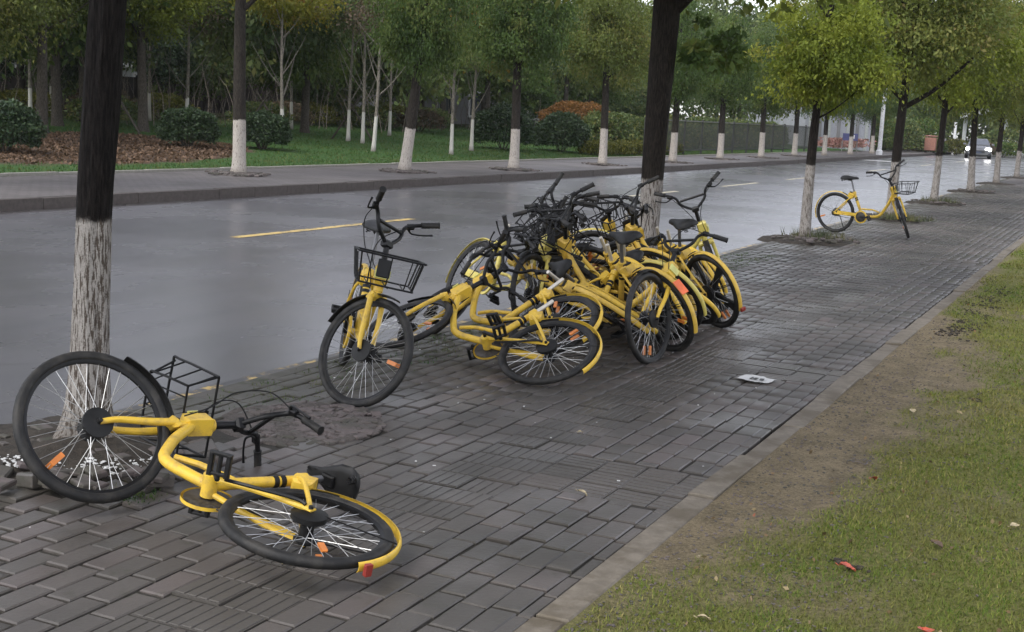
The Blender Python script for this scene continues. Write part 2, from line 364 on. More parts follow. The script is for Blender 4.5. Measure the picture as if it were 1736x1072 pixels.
TREE1 = (-4.145, 4.34)
NEAR_TREES = [(-4.145, 4.34), (-4.30, 12.2), (-4.20, 18.5), (-4.05, 24.7), (-4.20, 31.3), (-4.25, 39.0), (-4.30, 46.7), (-4.32, 54.8)]
PATCH = (-3.68, 5.34)
def heave(x, y):
    d = (x - TREE1[0]) ** 2 + (y - TREE1[1]) ** 2
    return .075 * math.exp(-d / .45)
def sw_z(x, y):
    return heave(x, y) + .010 * noise.noise(Vector((x * .7, y * .5, 3.1)))
def in_pit(x, y):
    for k, (a, b) in enumerate(NEAR_TREES):
        r = .50 if k == 0 else .62
        if abs(x - a) < r and abs(y - b) < r + .05: return True
    return ((x - PATCH[0]) / .38) ** 2 + ((y - PATCH[1]) / .44) ** 2 < 1
# pavement bed + far slab
sw = put('sidewalk', gridmesh('sidewalk', np.linspace(-4.42, -1.62, 20), np.concatenate([np.linspace(-3, 46, 160)]), lambda x, y: sw_z(x, y) - .010, M['joint']))
tag(sw, 'dark wet brick pavement between the road and the lawn', None, None, 'structure')
sheet('far_pavers', -4.42, -1.62, 46, 330, -.002, M['far_paving'], parent=sw)
# pavers
PW, PL = .1086, .220
pv = []   # (x, y, rotated, kind)
X0, X1 = -4.415, -1.625
TB0, TB1 = -2.71, -2.32
def cross_band(y): return (4.98 < y < 5.72) or (8.08 < y < 8.82) or (16.93 < y < 17.67) or (26.93 < y < 27.67)
cols_ = []
x = TB0 - PW / 2
while x > X0: cols_.append(x); x -= PW
x = TB1 + PW / 2
while x < X1: cols_.append(x); x += PW
last = max(cols_) + PW / 2; gapw = -1.617 - last; CUT = {}
if gapw > .022: cols_.append(last + gapw / 2); CUT[len(cols_) - 1] = gapw / PW
BANDS = [(5.05, 5.66), (8.15, 8.76), (17.0, 17.6), (27.0, 27.6)]
for ci, x in enumerate(cols_):
    k = -15
    off = (PL / 2 if ci % 2 else 0) + random.uniform(-.05, .05)
    segs = [(1.2, 46)]
    if x > TB1:
        e = [1.2] + [v for a, b in BANDS for v in (a - .003, b - .005)] + [46]; segs = [(e[q], e[q + 1]) for q in range(0, len(e), 2)]
    while True:
        y = k * PL + off; k += 1
        if y > 46: break
        for a, b in segs:
            c0, c1 = max(a, y - PL / 2), min(b, y + PL / 2)
            if c1 - c0 > .035: pv.append((x, (c0 + c1) / 2, 0, 'p', CUT.get(ci, 1.0), (c1 - c0) / PL))
for y in np.arange(1.3, 46, .2017):
    for x in (TB0 + .0975, TB1 - .0975): pv.append((x, y, 0, 't', 1.0))
for a, b in ((5.05, 5.66), (8.15, 8.76), (17.0, 17.6), (27, 27.6)):
    for j in range(3):
        x = TB1 + .1
        while x + .1 < -1.617: pv.append((x, a + .1 + j * .2, 1, 't', 1.0, 1.0)); x += .2
        rem = -1.617 - (x - .1)
        if rem > .03: pv.append((x - .1 + rem / 2, a + .1 + j * .2, 1, 't', 1.0, rem / .2))
def paver_mesh(w, l):
    b = MB(); ch = .006; z0, z1 = -.04, 0.0
    q = ((-1, -1), (1, -1), (1, 1), (-1, 1)); vs = []
    for zz, k in ((z0, 0), (z1 - ch * .8, 0), (z1, ch)):
        for a, e in q: vs.append((a * (w / 2 - k), e * (l / 2 - k), zz))
    fs = [(8, 9, 10, 11)]
    for L in range(2):
        for i in range(4): j = (i + 1) % 4; fs.append((L * 4 + i, L * 4 + j, L * 4 + 4 + j, L * 4 + 4 + i))
    b.add(vs, fs); return b
def tactile_mesh():
    b = MB(); b.box((0, 0, -.0225), (.193, .196, .032))
    for k in range(4): b.box((-.0705 + k * .047, 0, -.0062), (.039, .180, .0065), ch=.002)
    return b
PM, TM = paver_mesh(PW - .0085, PL - .015), tactile_mesh()
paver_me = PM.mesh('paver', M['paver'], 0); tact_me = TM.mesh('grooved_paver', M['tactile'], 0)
def pv_matrix(x, y, r, sx=1.0, sy=1.0):
    h = sw_z(x, y); dx = (heave(x + .05, y) - heave(x - .05, y)) / .1; dy = (heave(x, y + .05) - heave(x, y - .05)) / .1
    near = heave(x, y)
    j = .009 + near * .25
    return (Matrix.Translation((x + random.gauss(0, .0015 + near * .08), y + random.gauss(0, .002 + near * .08), h + random.gauss(0, .0022 + near * .05)))
            @ Matrix.Rotation(R(90 if r else 0) + random.gauss(0, .007 + near * 1.2), 4, 'Z')
            @ Matrix.Rotation(-math.atan(dx) * 0 + random.gauss(0, j), 4, 'X') @ Matrix.Rotation(-math.atan(dx) + random.gauss(0, j), 4, 'Y') @ Matrix.Diagonal((sx, sy, 1, 1)))
vis, rest = [], []
for p in pv:
    if in_pit(p[0], p[1]): continue
    q = to_px((p[0], p[1], 0))
    if q and -40 < q[0] < 1776 and -20 < q[1] < 1092: vis.append((q[2], p))
    else: rest.append(p)
vis.sort(key=lambda t: t[0])
cnt = {'p': 0, 't': 0}; lim = {'p': 285, 't': 120}; bulk = {'p': [], 't': []}
for z, p in vis:
    k = p[3]
    if cnt[k] < lim[k]:
        cnt[k] += 1
        o = put('paver' if k == 'p' else 'grooved_paver', paver_me if k == 'p' else tact_me, sw); o.matrix_basis = pv_matrix(*p[:3], *p[4:])
    else: bulk[k].append(p)
for p in rest:
    if p[1] > 2.0 and p[1] < 8: bulk[p[3]].append(p)
for k, src, nm in (('p', PM, 'paving'), ('t', TM, 'grooved_paving')):
    V0 = np.array([tuple(v) for v in src.v]); F0 = np.array([f for f in src.f]); n = len(V0); VV, FF, TT = [], [], []
    for i, p in enumerate(bulk[k]):
        Mx = np.array(pv_matrix(*p[:3], *p[4:])); VV.append(V0 @ Mx[:3, :3].T + Mx[:3, 3]); FF.append(F0 + i * n); TT.append(np.full(len(F0), random.random()))
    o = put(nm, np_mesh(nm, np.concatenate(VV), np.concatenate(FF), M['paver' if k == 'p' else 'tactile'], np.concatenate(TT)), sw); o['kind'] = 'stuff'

def stones(name, label, mat, x, w, h, z, y0, y1, l, parent_name, jit=.004, piece='kerb_stone', rise=None):
    par = empty(parent_name); tag(par, label, None, None, 'structure')
    b = MB(); b.box((0, 0, -h / 2), (w, l - .006, h), ch=.006); me = b.mesh(piece, mat, 30)
    y = y0
    while y < y1:
        o = put(piece, me, par); o.location = (x + random.gauss(0, jit), y + l / 2, z + random.gauss(0, jit)); o.rotation_euler = (random.gauss(0, .006), random.gauss(0, .01), random.gauss(0, .004)); y += l
    return par
stones('kerb', 'low mossy kerb along the near side of the road', M['kerb_near'], -4.475, .105, .26, .002, 1, 60, 1.0, 'near_kerb')
stones('kerb', 'brown stone kerb along the far side of the road', M['kerb'], -14.27, .14, .30, .052, 4, 104, 1.0, 'far_kerb')
stones('edging', 'flat pale concrete edging between pavers and lawn', M['edging'], -1.553, .118, .20, .006, .5, 60, .8, 'lawn_edging', .006, 'edging_stone')
sheet('far_kerb_line', -14.34, -14.2, 104, 330, .05, M['kerb'], 'far end of the brown kerb')
# far pavement
def terr(x, y=0):
    return .05 + .045 * min(max(-18.0 - x, 0), 16) + (.05 * noise.noise(Vector((x * .25, y * .25, 0))) * min(1, max(0, (-18.2 - x) / 3)))
sheet('far_sidewalk', -17.85, -14.34, -5, 330, .05, M['far_paving'], 'pale damp pavement on the far side of the road')
stones('edging', 'thin stone border between far pavement and park lawn', M['border'], -17.92, .12, .22, .10, 6, 90, 1.2, 'park_border', .004, 'border_stone')
tag(put('park_lawn', gridmesh('park_lawn', np.concatenate([np.linspace(-120, -48, 8), np.linspace(-46, -17.98, 60)]), np.linspace(-10, 160, 150), lambda x, y: terr(x, y) - .005, M['lawn_far'])), 'green park lawn with a brown mulch bed', None, None, 'structure')
def near_z(x, y):
    e = min(1, max(0, (x + 1.46) / .5))
    return .001 + e * (.035 * noise.noise(Vector((x * .9, y * .7, 5))) + .018 * noise.noise(Vector((x * 3, y * 3, 1)))) + .03 * min(1, max(0, (x + 1.4) / 3))
def cover(x, y):
    n = noise.noise(Vector((x * 1.1, y * .8, 9.3))) * .55 + noise.noise(Vector((x * 3.1, y * 2.6, 2.2))) * .30 + noise.noise(Vector((x * 9, y * 8, 4.1))) * .18
    e = x + 1.46 - (-.06 + .12 * max(0, y - 3.6) * max(0, 1 - abs(y - 7.2) / 6)) + n * .85
    v = min(1, max(0, e / .30)); return v * min(1, max(.35, .95 + 1.1 * noise.noise(Vector((x * 1.7, y * 1.3, 21))) + .5 * noise.noise(Vector((x * 6, y * 6, 31)))))
tag(put('lawn', gridmesh('lawn', np.concatenate([np.linspace(-1.4965, 3, 72), np.linspace(3.3, 40, 12)]), np.concatenate([np.linspace(1, 14, 150), np.linspace(14.4, 330, 60)]), near_z, M['lawn_near'])), 'yellow green lawn with bare brown earth beside the edging', None, None, 'structure')
_lm = bpy.data.objects['lawn'].data; _a = _lm.attributes.new('cover', 'FLOAT', 'POINT'); _a.data.foreach_set('value', [cover(v.co.x, v.co.y) for v in _lm.vertices])
# ------------------------------------------------------------------ trees
ORD = ['first', 'second', 'third', 'fourth', 'fifth', 'sixth', 'seventh', 'eighth', 'ninth', 'tenth', 'eleventh', 'twelfth', 'thirteenth', 'fourteenth', 'fifteenth', 'sixteenth', 'seventeenth', 'eighteenth', 'nineteenth', 'twentieth']
def trunk_mesh(name, mat, h, r0, r1, lean=(0, 0), flare=.6, seed=0, seg=20, rings=40, ridge=.0, limbs=(), wob=.045, bend=(0, 0, .9)):
    rs = random.Random(seed); b = MB(); vs = []; fs = []
    def path(t): return Vector((lean[0] * t * h + wob * math.sin(t * 3.1 + seed), lean[1] * t * h + wob * math.sin(t * 2.3 + seed * 2), t * h)) - Vector((wob * math.sin(seed), wob * math.sin(seed * 2), 0)) + Vector((bend[0], bend[1], 0)) * (max(0, t * h - bend[2]) ** 1.3)
    for i in range(rings):
        t = (i / (rings - 1)) ** 1.25; c = path(t); z = t * h
        r = r0 + (r1 - r0) * t + r0 * flare * math.exp(-z / .16)
        for k in range(seg):
            a = 2 * PI * k / seg; dx, dy = math.cos(a), math.sin(a)
            d = noise.noise(Vector((dx * 5 + seed, dy * 5, z * 1.6))) + .6 * noise.noise(Vector((dx * 13, dy * 13 + seed, z * 3)))
            d2 = noise.noise(Vector((dx * 1.3, dy * 1.3 + seed, z * .7)))
            lob = flare * .5 * math.exp(-z / .12) * max(0, math.sin(a * 3 + seed))
            rr = r * (1 + lob + .08 * d2) + ridge * d
            vs.append((c.x + dx * rr, c.y + dy * rr, z - (.06 if i == 0 else 0)))
    for i in range(rings - 1):
        for k in range(seg): l = (k + 1) % seg; fs.append((i * seg + k, i * seg + l, (i + 1) * seg + l, (i + 1) * seg + k))
    fs.append(tuple((rings - 1) * seg + k for k in range(seg))); b.add(vs, fs)
    for (t, az, el, ln, rad) in limbs:
        p0 = path(t); d = Vector((math.cos(az) * math.cos(el), math.sin(az) * math.cos(el), math.sin(el)))
        up = Vector((0, 0, .35)); p1 = p0 + d * ln * .35; p2 = p0 + d * ln * .7 + up * ln * .2; p3 = p0 + d * ln + up * ln * .5
        P = spline([p0, p1, p2, p3], 3); b.tube(P, [rad * (1 - .75 * i / (len(P) - 1)) for i in range(len(P))], 7)
    return b.mesh(name, mat, 60)
def limbs_for(n, t0, seed, ln=1.2, rad=.04, el=.7):
    rs = random.Random(seed)
    return [(t0 + (1 - t0) * i / n, i * 2.4 + rs.uniform(-.4, .4), el + rs.uniform(-.25, .25), ln * rs.uniform(.7, 1.2) * (1 - .35 * i / n), rad * rs.uniform(.7, 1.1)) for i in range(n)]
def leaf_cloud(P, size, seed, droop=.5, aspect=.5, out=None):
    g = np.random.default_rng(seed); n = len(P)
    d = g.normal(size=(n, 3)); d /= np.linalg.norm(d, axis=1)[:, None]
    if out is not None: d = d * .8 + out * .5
    d[:, 2] -= droop; d /= np.linalg.norm(d, axis=1)[:, None]
    u = np.cross(d, g.normal(size=(n, 3))); u /= np.linalg.norm(u, axis=1)[:, None]
    w = np.cross(d, u)
    s = size * g.uniform(.6, 1.3, n)[:, None]
    A = P - d * s * .5; Bp = P + d * s * .5; m = P - d * s * .05 + w * s * .08
    Cc = m + u * s * aspect * .5; D = m - u * s * aspect * .5
    V = np.stack([A, Cc, Bp, D], 1).reshape(-1, 3); i = np.arange(n) * 4
    return V, np.stack([i, i + 1, i + 2, i + 3], 1)
def crown_mesh(name, mat, rx, ry, rz, nc, nl, size, seed, flat=.35, clump=.30, droop=.5, shell=.45, sprays=0):
    g = np.random.default_rng(seed)
    d = g.normal(size=(nc, 3)); d /= np.linalg.norm(d, axis=1)[:, None]
    r = g.uniform(.12, 1, nc) ** shell
    lump = 1 + .22 * np.sin(d[:, 0] * 4 + seed) * np.cos(d[:, 1] * 3.3 + seed * 1.7) + .12 * g.normal(size=nc)
    c = d * (r * lump)[:, None]; c[:, 2] = np.where(c[:, 2] < 0, c[:, 2] * (1 - flat), c[:, 2]); c *= np.array([rx, ry, rz])
    ct = g.uniform(0, 1, nc); cr = clump * g.uniform(.6, 1.25, nc) * (rx + ry) / 2
    k = g.integers(0, nc, nl)
    off = g.normal(size=(nl, 3)) * np.array([1, 1, .62])
    P = c[k] + off * (cr[k] * .5)[:, None]
    out = P / np.array([rx, ry, rz]); out = out / (np.linalg.norm(out, axis=1)[:, None] + 1e-6)
    P[:, 2] -= .10 * cr[k] * np.abs(off[:, 0] * off[:, 1])
    V, F = leaf_cloud(P, size, seed + 1, droop, .5, out)
    tone = np.clip(ct[k] * .70 + g.uniform(0, .28, nl), 0, 1)
    return np_mesh(name, V, F, mat, tone)
def tree(name, label, group, loc, trunk_me, crown_me, crown_at, rot=0, sc=1.0, csc=None):
    t = empty(name, loc); t.rotation_euler = (0, 0, rot); tag(t, label, 'tree', group)
    a = put('trunk', trunk_me, t); a.scale = (1, 1, sc)
    for cm, ca in (zip(crown_me, crown_at) if isinstance(crown_me, list) else ((crown_me, crown_at),)):
        c = put('crown', cm, t); c.location = ca
        if csc: c.scale = csc
    return t

# row along the near kerb
GN = 'street trees along the near kerb'
rt = (.904, .428)
tree('street_tree', 'nearest street tree with dark bark and a worn grey whitewashed foot behind a fallen bicycle', GN, (*TREE1, .04),
     trunk_mesh('trunk', M['bark_old'], 4.6, .079, .068, (.030 * rt[0], .030 * rt[1]), .85, 1, 72, 150, .0075, limbs_for(6, .55, 3, 1.5, .04), .02, (.045 * rt[0], .045 * rt[1], .95)),
     crown_mesh('crown', M['leaf_olive'], 2.6, 2.6, 1.6, 170, 26000, .14, 21), (0, 0, 4.4))
tree('street_tree', 'dark street tree rising out of the heap of yellow bicycles', GN, (-4.335, 12.2, 0),
     trunk_mesh('trunk', M['bark_near'], 4.6, .092, .155, (.034 * rt[0], .034 * rt[1]), .45, 2.1, 48, 110, .0075, limbs_for(6, .56, 5, 1.4, .06), .03),
     [crown_mesh('crown', M['leaf_olive'], 2.6, 2.6, 1.6, 170, 26000, .13, 22), crown_mesh('crown', M['leaf_green'], .45, .45, .32, 22, 700, .09, 52)], [(0, 0, 4.1), (.45, .45, 2.25)])
lime = crown_mesh('crown', M['leaf_lime'], .86, .86, .90, 150, 26000, .060, 23, .25, .30, .75, .5)
tree('street_tree', 'small lime green street tree with a rounded low crown beside the lone standing bicycle', GN, (-4.20, 18.5, 0),
     trunk_mesh('trunk', M['bark_near'], 3.3, .076, .040, (.030, .014), .30, 3, 24, 60, .004, limbs_for(8, .52, 7, .75, .022)), lime, (.10, .03, 2.58))
ol = [crown_mesh('crown', M['leaf_olive'], 1.85, 1.85, 1.7, 170, 32000, .085, 24, .3, .27), crown_mesh('crown', M['leaf_olive'], 1.9, 1.9, 1.8, 170, 30000, .09, 25, .3, .28), crown_mesh('crown', M['leaf_lime'], 1.8, 1.8, 1.7, 170, 30000, .09, 26, .3, .28)]
tree('street_tree', 'dark street tree with wide spreading limbs behind the lone standing bicycle', GN, (-4.05, 24.7, 0),
     trunk_mesh('trunk', M['bark_near'], 4.3, .092, .06, (.01, .0), .35, 4.2, 24, 60, .005, [(.47, .55, .55, 1.7, .055), (.50, 3.6, .75, 1.3, .045)] + limbs_for(6, .62, 9, 1.1, .04)), ol[0], (.1, 0, 3.75))
tree('street_tree', 'slim street tree just beyond the lone standing bicycle with a yellow green crown', GN, (-4.20, 31.3, 0),
     trunk_mesh('trunk', M['bark_near'], 4.0, .082, .05, (.03, .012), .35, 5.5, 20, 50, .004, limbs_for(7, .5, 11, 1.1, .035)), ol[2], (.1, 0, 3.55), 1.0)
for k, (x, y, lb) in enumerate([(-4.25, 39.0, 'street tree standing in front of the oncoming car'), (-4.30, 46.7, 'street tree with a leafy crown just right of the oncoming car'), (-4.32, 54.8, 'farthest leaning street tree near the right end of the kerb row')]):
    tree('street_tree', lb, GN, (x, y, 0), trunk_mesh('trunk', M['bark_near'], 4.0, .10, .06, (.02, .01), .35, 6.3 + k, 16, 40, .004, limbs_for(6, .5, 13 + k, 1.1, .035)), ol[(k + 1) % 3], (0, 0, 3.65), 2.0 + k, 1.0, (1 + .1 * math.sin(k * 2), 1.05, 1 + .1 * math.cos(k * 3)))
for k in range(5):
    tree('street_tree', 'distant street tree of the near kerb row, %s beyond the leaning one' % ORD[k], GN, (-4.3, 62.5 + 7.5 * k, 0), bpy.data.meshes['trunk.005'], ol[k % 3], (0, 0, 3.55), k * 1.3)

# row along the far pavement
GF = 'whitewashed street trees along the far pavement'
far_tr = [trunk_mesh('trunk', M['bark_far'], 5.0, .135, .085, (.012 * rt[0], .012 * rt[1]), .35, 20 + k, 20, 44, .004, [(.78, .5, .9, 1.3, .05), (.80, 3.7, .9, 1.2, .05)] + limbs_for(6, .55, 30 + k, 1.2, .035)) for k in range(3)]
far_cr = [crown_mesh('crown', M['leaf_green'], 2.25, 2.25, 2.3, 200, 32000, .115, 40 + k, .30, .28) for k in range(3)] + [crown_mesh('crown', M['leaf_olive'], 2.2, 2.2, 2.2, 200, 30000, .115, 44, .3, .28)]
fork_tr = trunk_mesh('trunk', M['bark_far'], 5.0, .135, .10, (.012 * rt[0], .012 * rt[1]), .35, 27, 24, 50, .005, [(.655, .42, .75, 1.6, .06), (.66, 2.6, 1.15, 1.3, .055)] + limbs_for(5, .8, 37, 1.2, .035))
FT = [(-16.9, 14.6, 'tree on the far pavement behind the nearest street tree', 1, 4.6), (-16.6, 21.67, 'forked tree with a bare dark trunk on the far pavement before two round bushes', 0, 5.6),
      (-15.84, 27.04, 'tree with a leaning whitewashed trunk on the far pavement, above the standing bicycle', 1, 3.75),
      (-15.2, 31.76, 'tree on the far pavement in front of the dark round shrub', 2, 3.9), (-15.57, 39.12, 'tree on the far pavement in front of the yellow green hedge', 3, 3.9),
      (-15.38, 45.53, 'tree on the far pavement just beyond the trunk in the bicycle heap', 0, 3.7), (-15.9, 53.2, 'first tree in front of the dark park fence', 1, 3.7), (-15.86, 59.6, 'second tree in front of the dark park fence', 2, 3.7),
      (-16.0, 66.6, 'third tree in front of the dark park fence', 3, 3.6), (-16.0, 73.6, 'tree at the far end of the park fence', 0, 3.7), (-15.9, 80.3, 'tree in front of the pink flower bed', 1, 3.7), (-15.9, 87.4, 'tree beside the white lamp post across the road', 2, 3.7)]
for k, (x, y, lb, ci, cz) in enumerate(FT):
    ft_ = tree('street_tree', lb, GF, (x, y, .05), fork_tr if k == 1 else far_tr[k % 3], far_cr[ci], (0, 0, cz + .1), 0 if k == 1 else k * 1.9, 1.0, ((.58 if 1 < k < 4 else .66 if 1 < k < 8 else .85) * (1 + .12 * math.sin(k * 2.3)), (.66 if 1 < k < 8 else .85) * (1 + .12 * math.cos(k * 1.7)), .95 + .08 * math.sin(k * 3.1)))

    # the third one leans to the right
    if k == 2: ft_.rotation_euler = (Matrix.Rotation(R(5), 3, Vector((-rt[1], rt[0], 0))) @ Matrix.Rotation(k * 1.9, 3, 'Z')).to_euler()

# thin park trees with whitewashed feet
GP = 'thin park trees with whitewashed feet'
thin_tr = [trunk_mesh('trunk', M['bark_thin'], 4.6, .065, .02, (.02 * (k - 1), .02), .3, 60 + k, 12, 30, .002, limbs_for(9, .28, 70 + k, 1.5, .022, .95)) for k in range(3)]
thin_ye = crown_mesh('crown', M['leaf_yellow'], 1.5, 1.5, 1.2, 90, 6000, .12, 83, .3, .3)
thin_cr = [crown_mesh('crown', M['leaf_dark'], 1.6, 1.6, 1.5, 90, 5000, .12, 80, .3, .3), crown_mesh('crown', M['leaf_gold'], 1.5, 1.5, 1.3, 90, 5000, .13, 81, .3, .3), crown_mesh('crown', M['leaf_brown'], 1.4, 1.4, 1.4, 70, 2200, .10, 82, .3, .35)]
for x, y, tk, ck, cz, lb in [(-23.66, 33.04, 0, 1, 4.4, 'slender pale tree with yellow leaves standing on the lawn right of the bushes'), (-24.24, 37.56, 1, 0, 4.6, 'leaning white footed tree of a close pair on the lawn'), (-23.5, 37.3, 2, 2, 4.6, 'slimmer tree of the close pair on the lawn, crossing its neighbour'),
      (-21.15, 34.2, 0, 2, 4.4, 'very thin bare tree with a white foot on the lawn'), (-20.06, 37.19, 1, 0, 3.6, 'thin white stemmed tree in front of the dark shrubs, right of the lawn'), (-32.5, 32.4, 2, 2, 4.2, 'far thin tree behind the mulch bed near the left edge'), (-29.0, 41.0, 0, 1, 4.8, 'thin golden tree deep in the park'),
      (-31.5, 36.0, 1, 2, 4.4, 'bare thin tree deep in the park behind the round bush'), (-29.5, 28.6, 2, 2, 4.0, 'bare branching tree behind the mulch bed'), (-27.8, 33.5, 0, 2, 4.2, 'pale branching tree behind the pair of round bushes'),(-26.5,44,1,1,5.0,'tall thin tree with orange gold leaves behind the far pavement row')]:
    tree('park_tree', lb, GP, (x, y, terr(x, y)), thin_tr[tk], thin_ye if 'yellow leaves' in lb else thin_cr[ck], (0, 0, cz), x)
# dark background trees
GB = 'dark trees of the park background'
bg_tr = [trunk_mesh('trunk', M['bark_plain'], 6.0, .16, .06, (.01, .01), .3, 90 + k, 10, 20, .0, limbs_for(7, .35, 95 + k, 1.8, .05)) for k in range(2)]
bg_cr = [crown_mesh('crown', M['leaf_dark'], 2.6, 2.6, 2.7, 150, 9000, .24, 100 + k, .15, .30) for k in range(3)] + [crown_mesh('crown', M['leaf_green'], 2.5, 2.5, 2.6, 150, 9000, .22, 104, .15, .3), crown_mesh('crown', M['leaf_gold'], 2.2, 2.2, 2.4, 130, 7500, .22, 105, .15, .3), crown_mesh('crown', M['leaf_brown'], 2.0, 2.0, 2.2, 110, 4500, .18, 106, .15, .35)]
rb = random.Random(5); nb = 0
for row, (xb, n, ys, ye) in enumerate([(-29, 13, 24, 78), (-37, 15, 26, 100), (-46, 17, 26, 120)]):
    for i in range(n):
        x = xb + rb.uniform(-2.5, 2.5); y = ys + (ye - ys) * (i + rb.uniform(-.3, .3)) / n
        ci = rb.choice([0, 1, 2, 3, 3, 3, 3] if row == 0 else [0, 1, 2, 3, 3]); cz = rb.uniform(3.9, 5.2) if row else rb.uniform(3.6, 4.8)
        if row == 1 and i in (6, 7): ci = 4
        s = rb.uniform(.85, 1.15)
        nm = ['dark leafy park tree in the front of the wood, %s from the left', 'dark park tree in the middle row of the wood, %s from the left', 'tall dark tree deep in the wood, %s from the left'][row] % ORD[i]
        if ci == 4: nm = 'golden leaved park tree behind the far street trees, %s of two' % ['left', 'right'][i % 2 == 1]
        if ci == 5: nm = 'bare brownish park tree in the front of the wood, %s from the left' % ORD[i]
        tree('park_tree', nm, {4: 'golden park trees', 5: 'bare brownish park trees'}.get(ci, GB), (x, y, terr(x, y)), bg_tr[i % 2], bg_cr[ci], (0, 0, cz), i * 1.1, 1, (s, s, s * rb.uniform(.95, 1.2)))
und = [crown_mesh('crown', M['leaf_dark'], 1.5, 1.5, 1.25, 90, 5200, .16, 150 + k, .1, .3) for k in range(2)] + [crown_mesh('crown', M['leaf_green'], 1.4, 1.4, 1.2, 90, 5000, .15, 153, .1, .3), crown_mesh('crown', M['leaf_bush'], 1.4, 1.4, 1.3, 90, 5200, .15, 154, .1, .3)]
und_tr = trunk_mesh('trunk', M['bark_plain'], 2.6, .07, .03, (.02, .01), .3, 120, 8, 14, .0, limbs_for(6, .3, 121, 1.0, .025))
for k in range(22):
    y = 25 + 2.9 * k + rb.uniform(-.8, .8); x = -31 - rb.uniform(0, 5) + (2.5 if k > 12 else 0); s = rb.uniform(.85, 1.35)
    tree('small_tree', 'low evergreen tree under the taller park trees, %s from the left' % (ORD + ['twenty first', 'twenty second'])[k], 'low evergreen trees of the wood', (x, y, terr(x, y)), und_tr, und[rb.choice([0, 1, 2, 3])], (0, 0, rb.uniform(1.9, 2.9)), k * 1.3, 1, (s, s, s))
for k, (x, y, cz, lb) in enumerate([(-25.2, 22.2, 3.5, 'lime green tree in the top left corner of the park'), (-27.0, 30.6, 4.1, 'olive green tree between the nearest trunk and the forked tree'), (-26.2, 25.8, 4.3, 'olive green tree just behind the nearest trunk')]):
    tree('park_tree', lb, 'light green trees at the front of the park', (x, y, terr(x, y)), bg_tr[k % 2], ol[(k + 1) % 3], (0, 0, cz), k * 2.1, 1, (1.1, 1.1, 1.05))
tree('park_tree', 'golden orange tree just behind the far pavement trees, centre of the view', 'golden park trees', (-20.9, 40.2, terr(-20.9, 40.2)), thin_tr[1], bg_cr[4], (0, 0, 4.9), .4, 1, (.85, .85, .9))
tree('park_tree', 'small yellowish tree behind the leaning whitewashed trunk', 'golden park trees', (-25.5, 35.5, terr(-25.5, 35.5)), thin_tr[2], bg_cr[4], (0, 0, 4.9), 2.0, 1, (.6, .6, .6))
# right side background behind the end of the road
for i, (x, y, ci, cz, s) in enumerate([(-12, 128, 0, 4.4, 1.2), (-7, 132, 1, 4.6, 1.3), (-2, 126, 2, 4.4, 1.3), (3, 120, 0, 4.8, 1.4), (-17, 122, 3, 4.2, 1.2), (-20, 108, 0, 4.4, 1.2), (-22, 96, 1, 4.2, 1.1), (-24, 84, 2, 4.6, 1.2), (8, 112, 1, 5, 1.5), (-27, 118, 2, 5, 1.5), (-10, 142, 3, 6, 1.8), (-18, 140, 1, 6, 1.9), (-2, 142, 0, 6, 1.8), (6, 140, 2, 6, 1.9), (-14, 150, 0, 10, 2.6), (-5, 152, 1, 10, 2.6), (3, 150, 2, 10, 2.6), (-23, 150, 0, 10, 2.4), (-32, 150, 1, 9, 2.4), (10, 146, 0, 9, 2.4), (-40, 142, 3, 9, 2.4), (-47, 132, 0, 9, 2.3), (-30, 134, 3, 9, 2.3), (-36, 118, 1, 8, 2.0), (-43, 108, 3, 8, 2.0)]):
    tree('park_tree', 'dark tree closing the view beyond the road end, %s of its clump' % (ORD + ['twenty %s' % q for q in ORD[:9]])[i], 'trees closing the view at the end of the road', (x, y, 0), bg_tr[i % 2], bg_cr[ci], (0, 0, cz), i * .8, 1, (s, s, s))
# far wood as one mass
g = np.random.default_rng(77); n = 52000
t_ = g.uniform(0, 1, n); xx = -52 - 9 * g.uniform(0, 1, n); yy = 20 + 130 * t_; hh = 7.5 + 2.2 * np.sin(yy * .35) + 1.5 * np.sin(yy * .9 + 1)
zz = .6 + hh * g.uniform(0, 1, n) ** .8
V, F = leaf_cloud(np.stack([xx, yy, zz], 1), .55, 78, .4, .6)
n2 = 16000; x2 = -60 + 90 * g.uniform(0, 1, n2); y2 = 150 + 8 * g.uniform(0, 1, n2) ; z2 = 9 * g.uniform(0, 1, n2) ** .8
V2, F2 = leaf_cloud(np.stack([x2, y2, z2], 1), .75, 79, .4, .6)
o = put('wood', np_mesh('wood', np.concatenate([V, V2]), np.concatenate([F, F2 + len(V)]), M['leaf_dark'], np.concatenate([np.clip(.5 + .3 * np.sin(yy * 1.3) + g.normal(0, .2, n), 0, 1), g.uniform(0, 1, n2)])))
tag(o, 'dense dark wood behind the park trees', None, None, 'stuff')

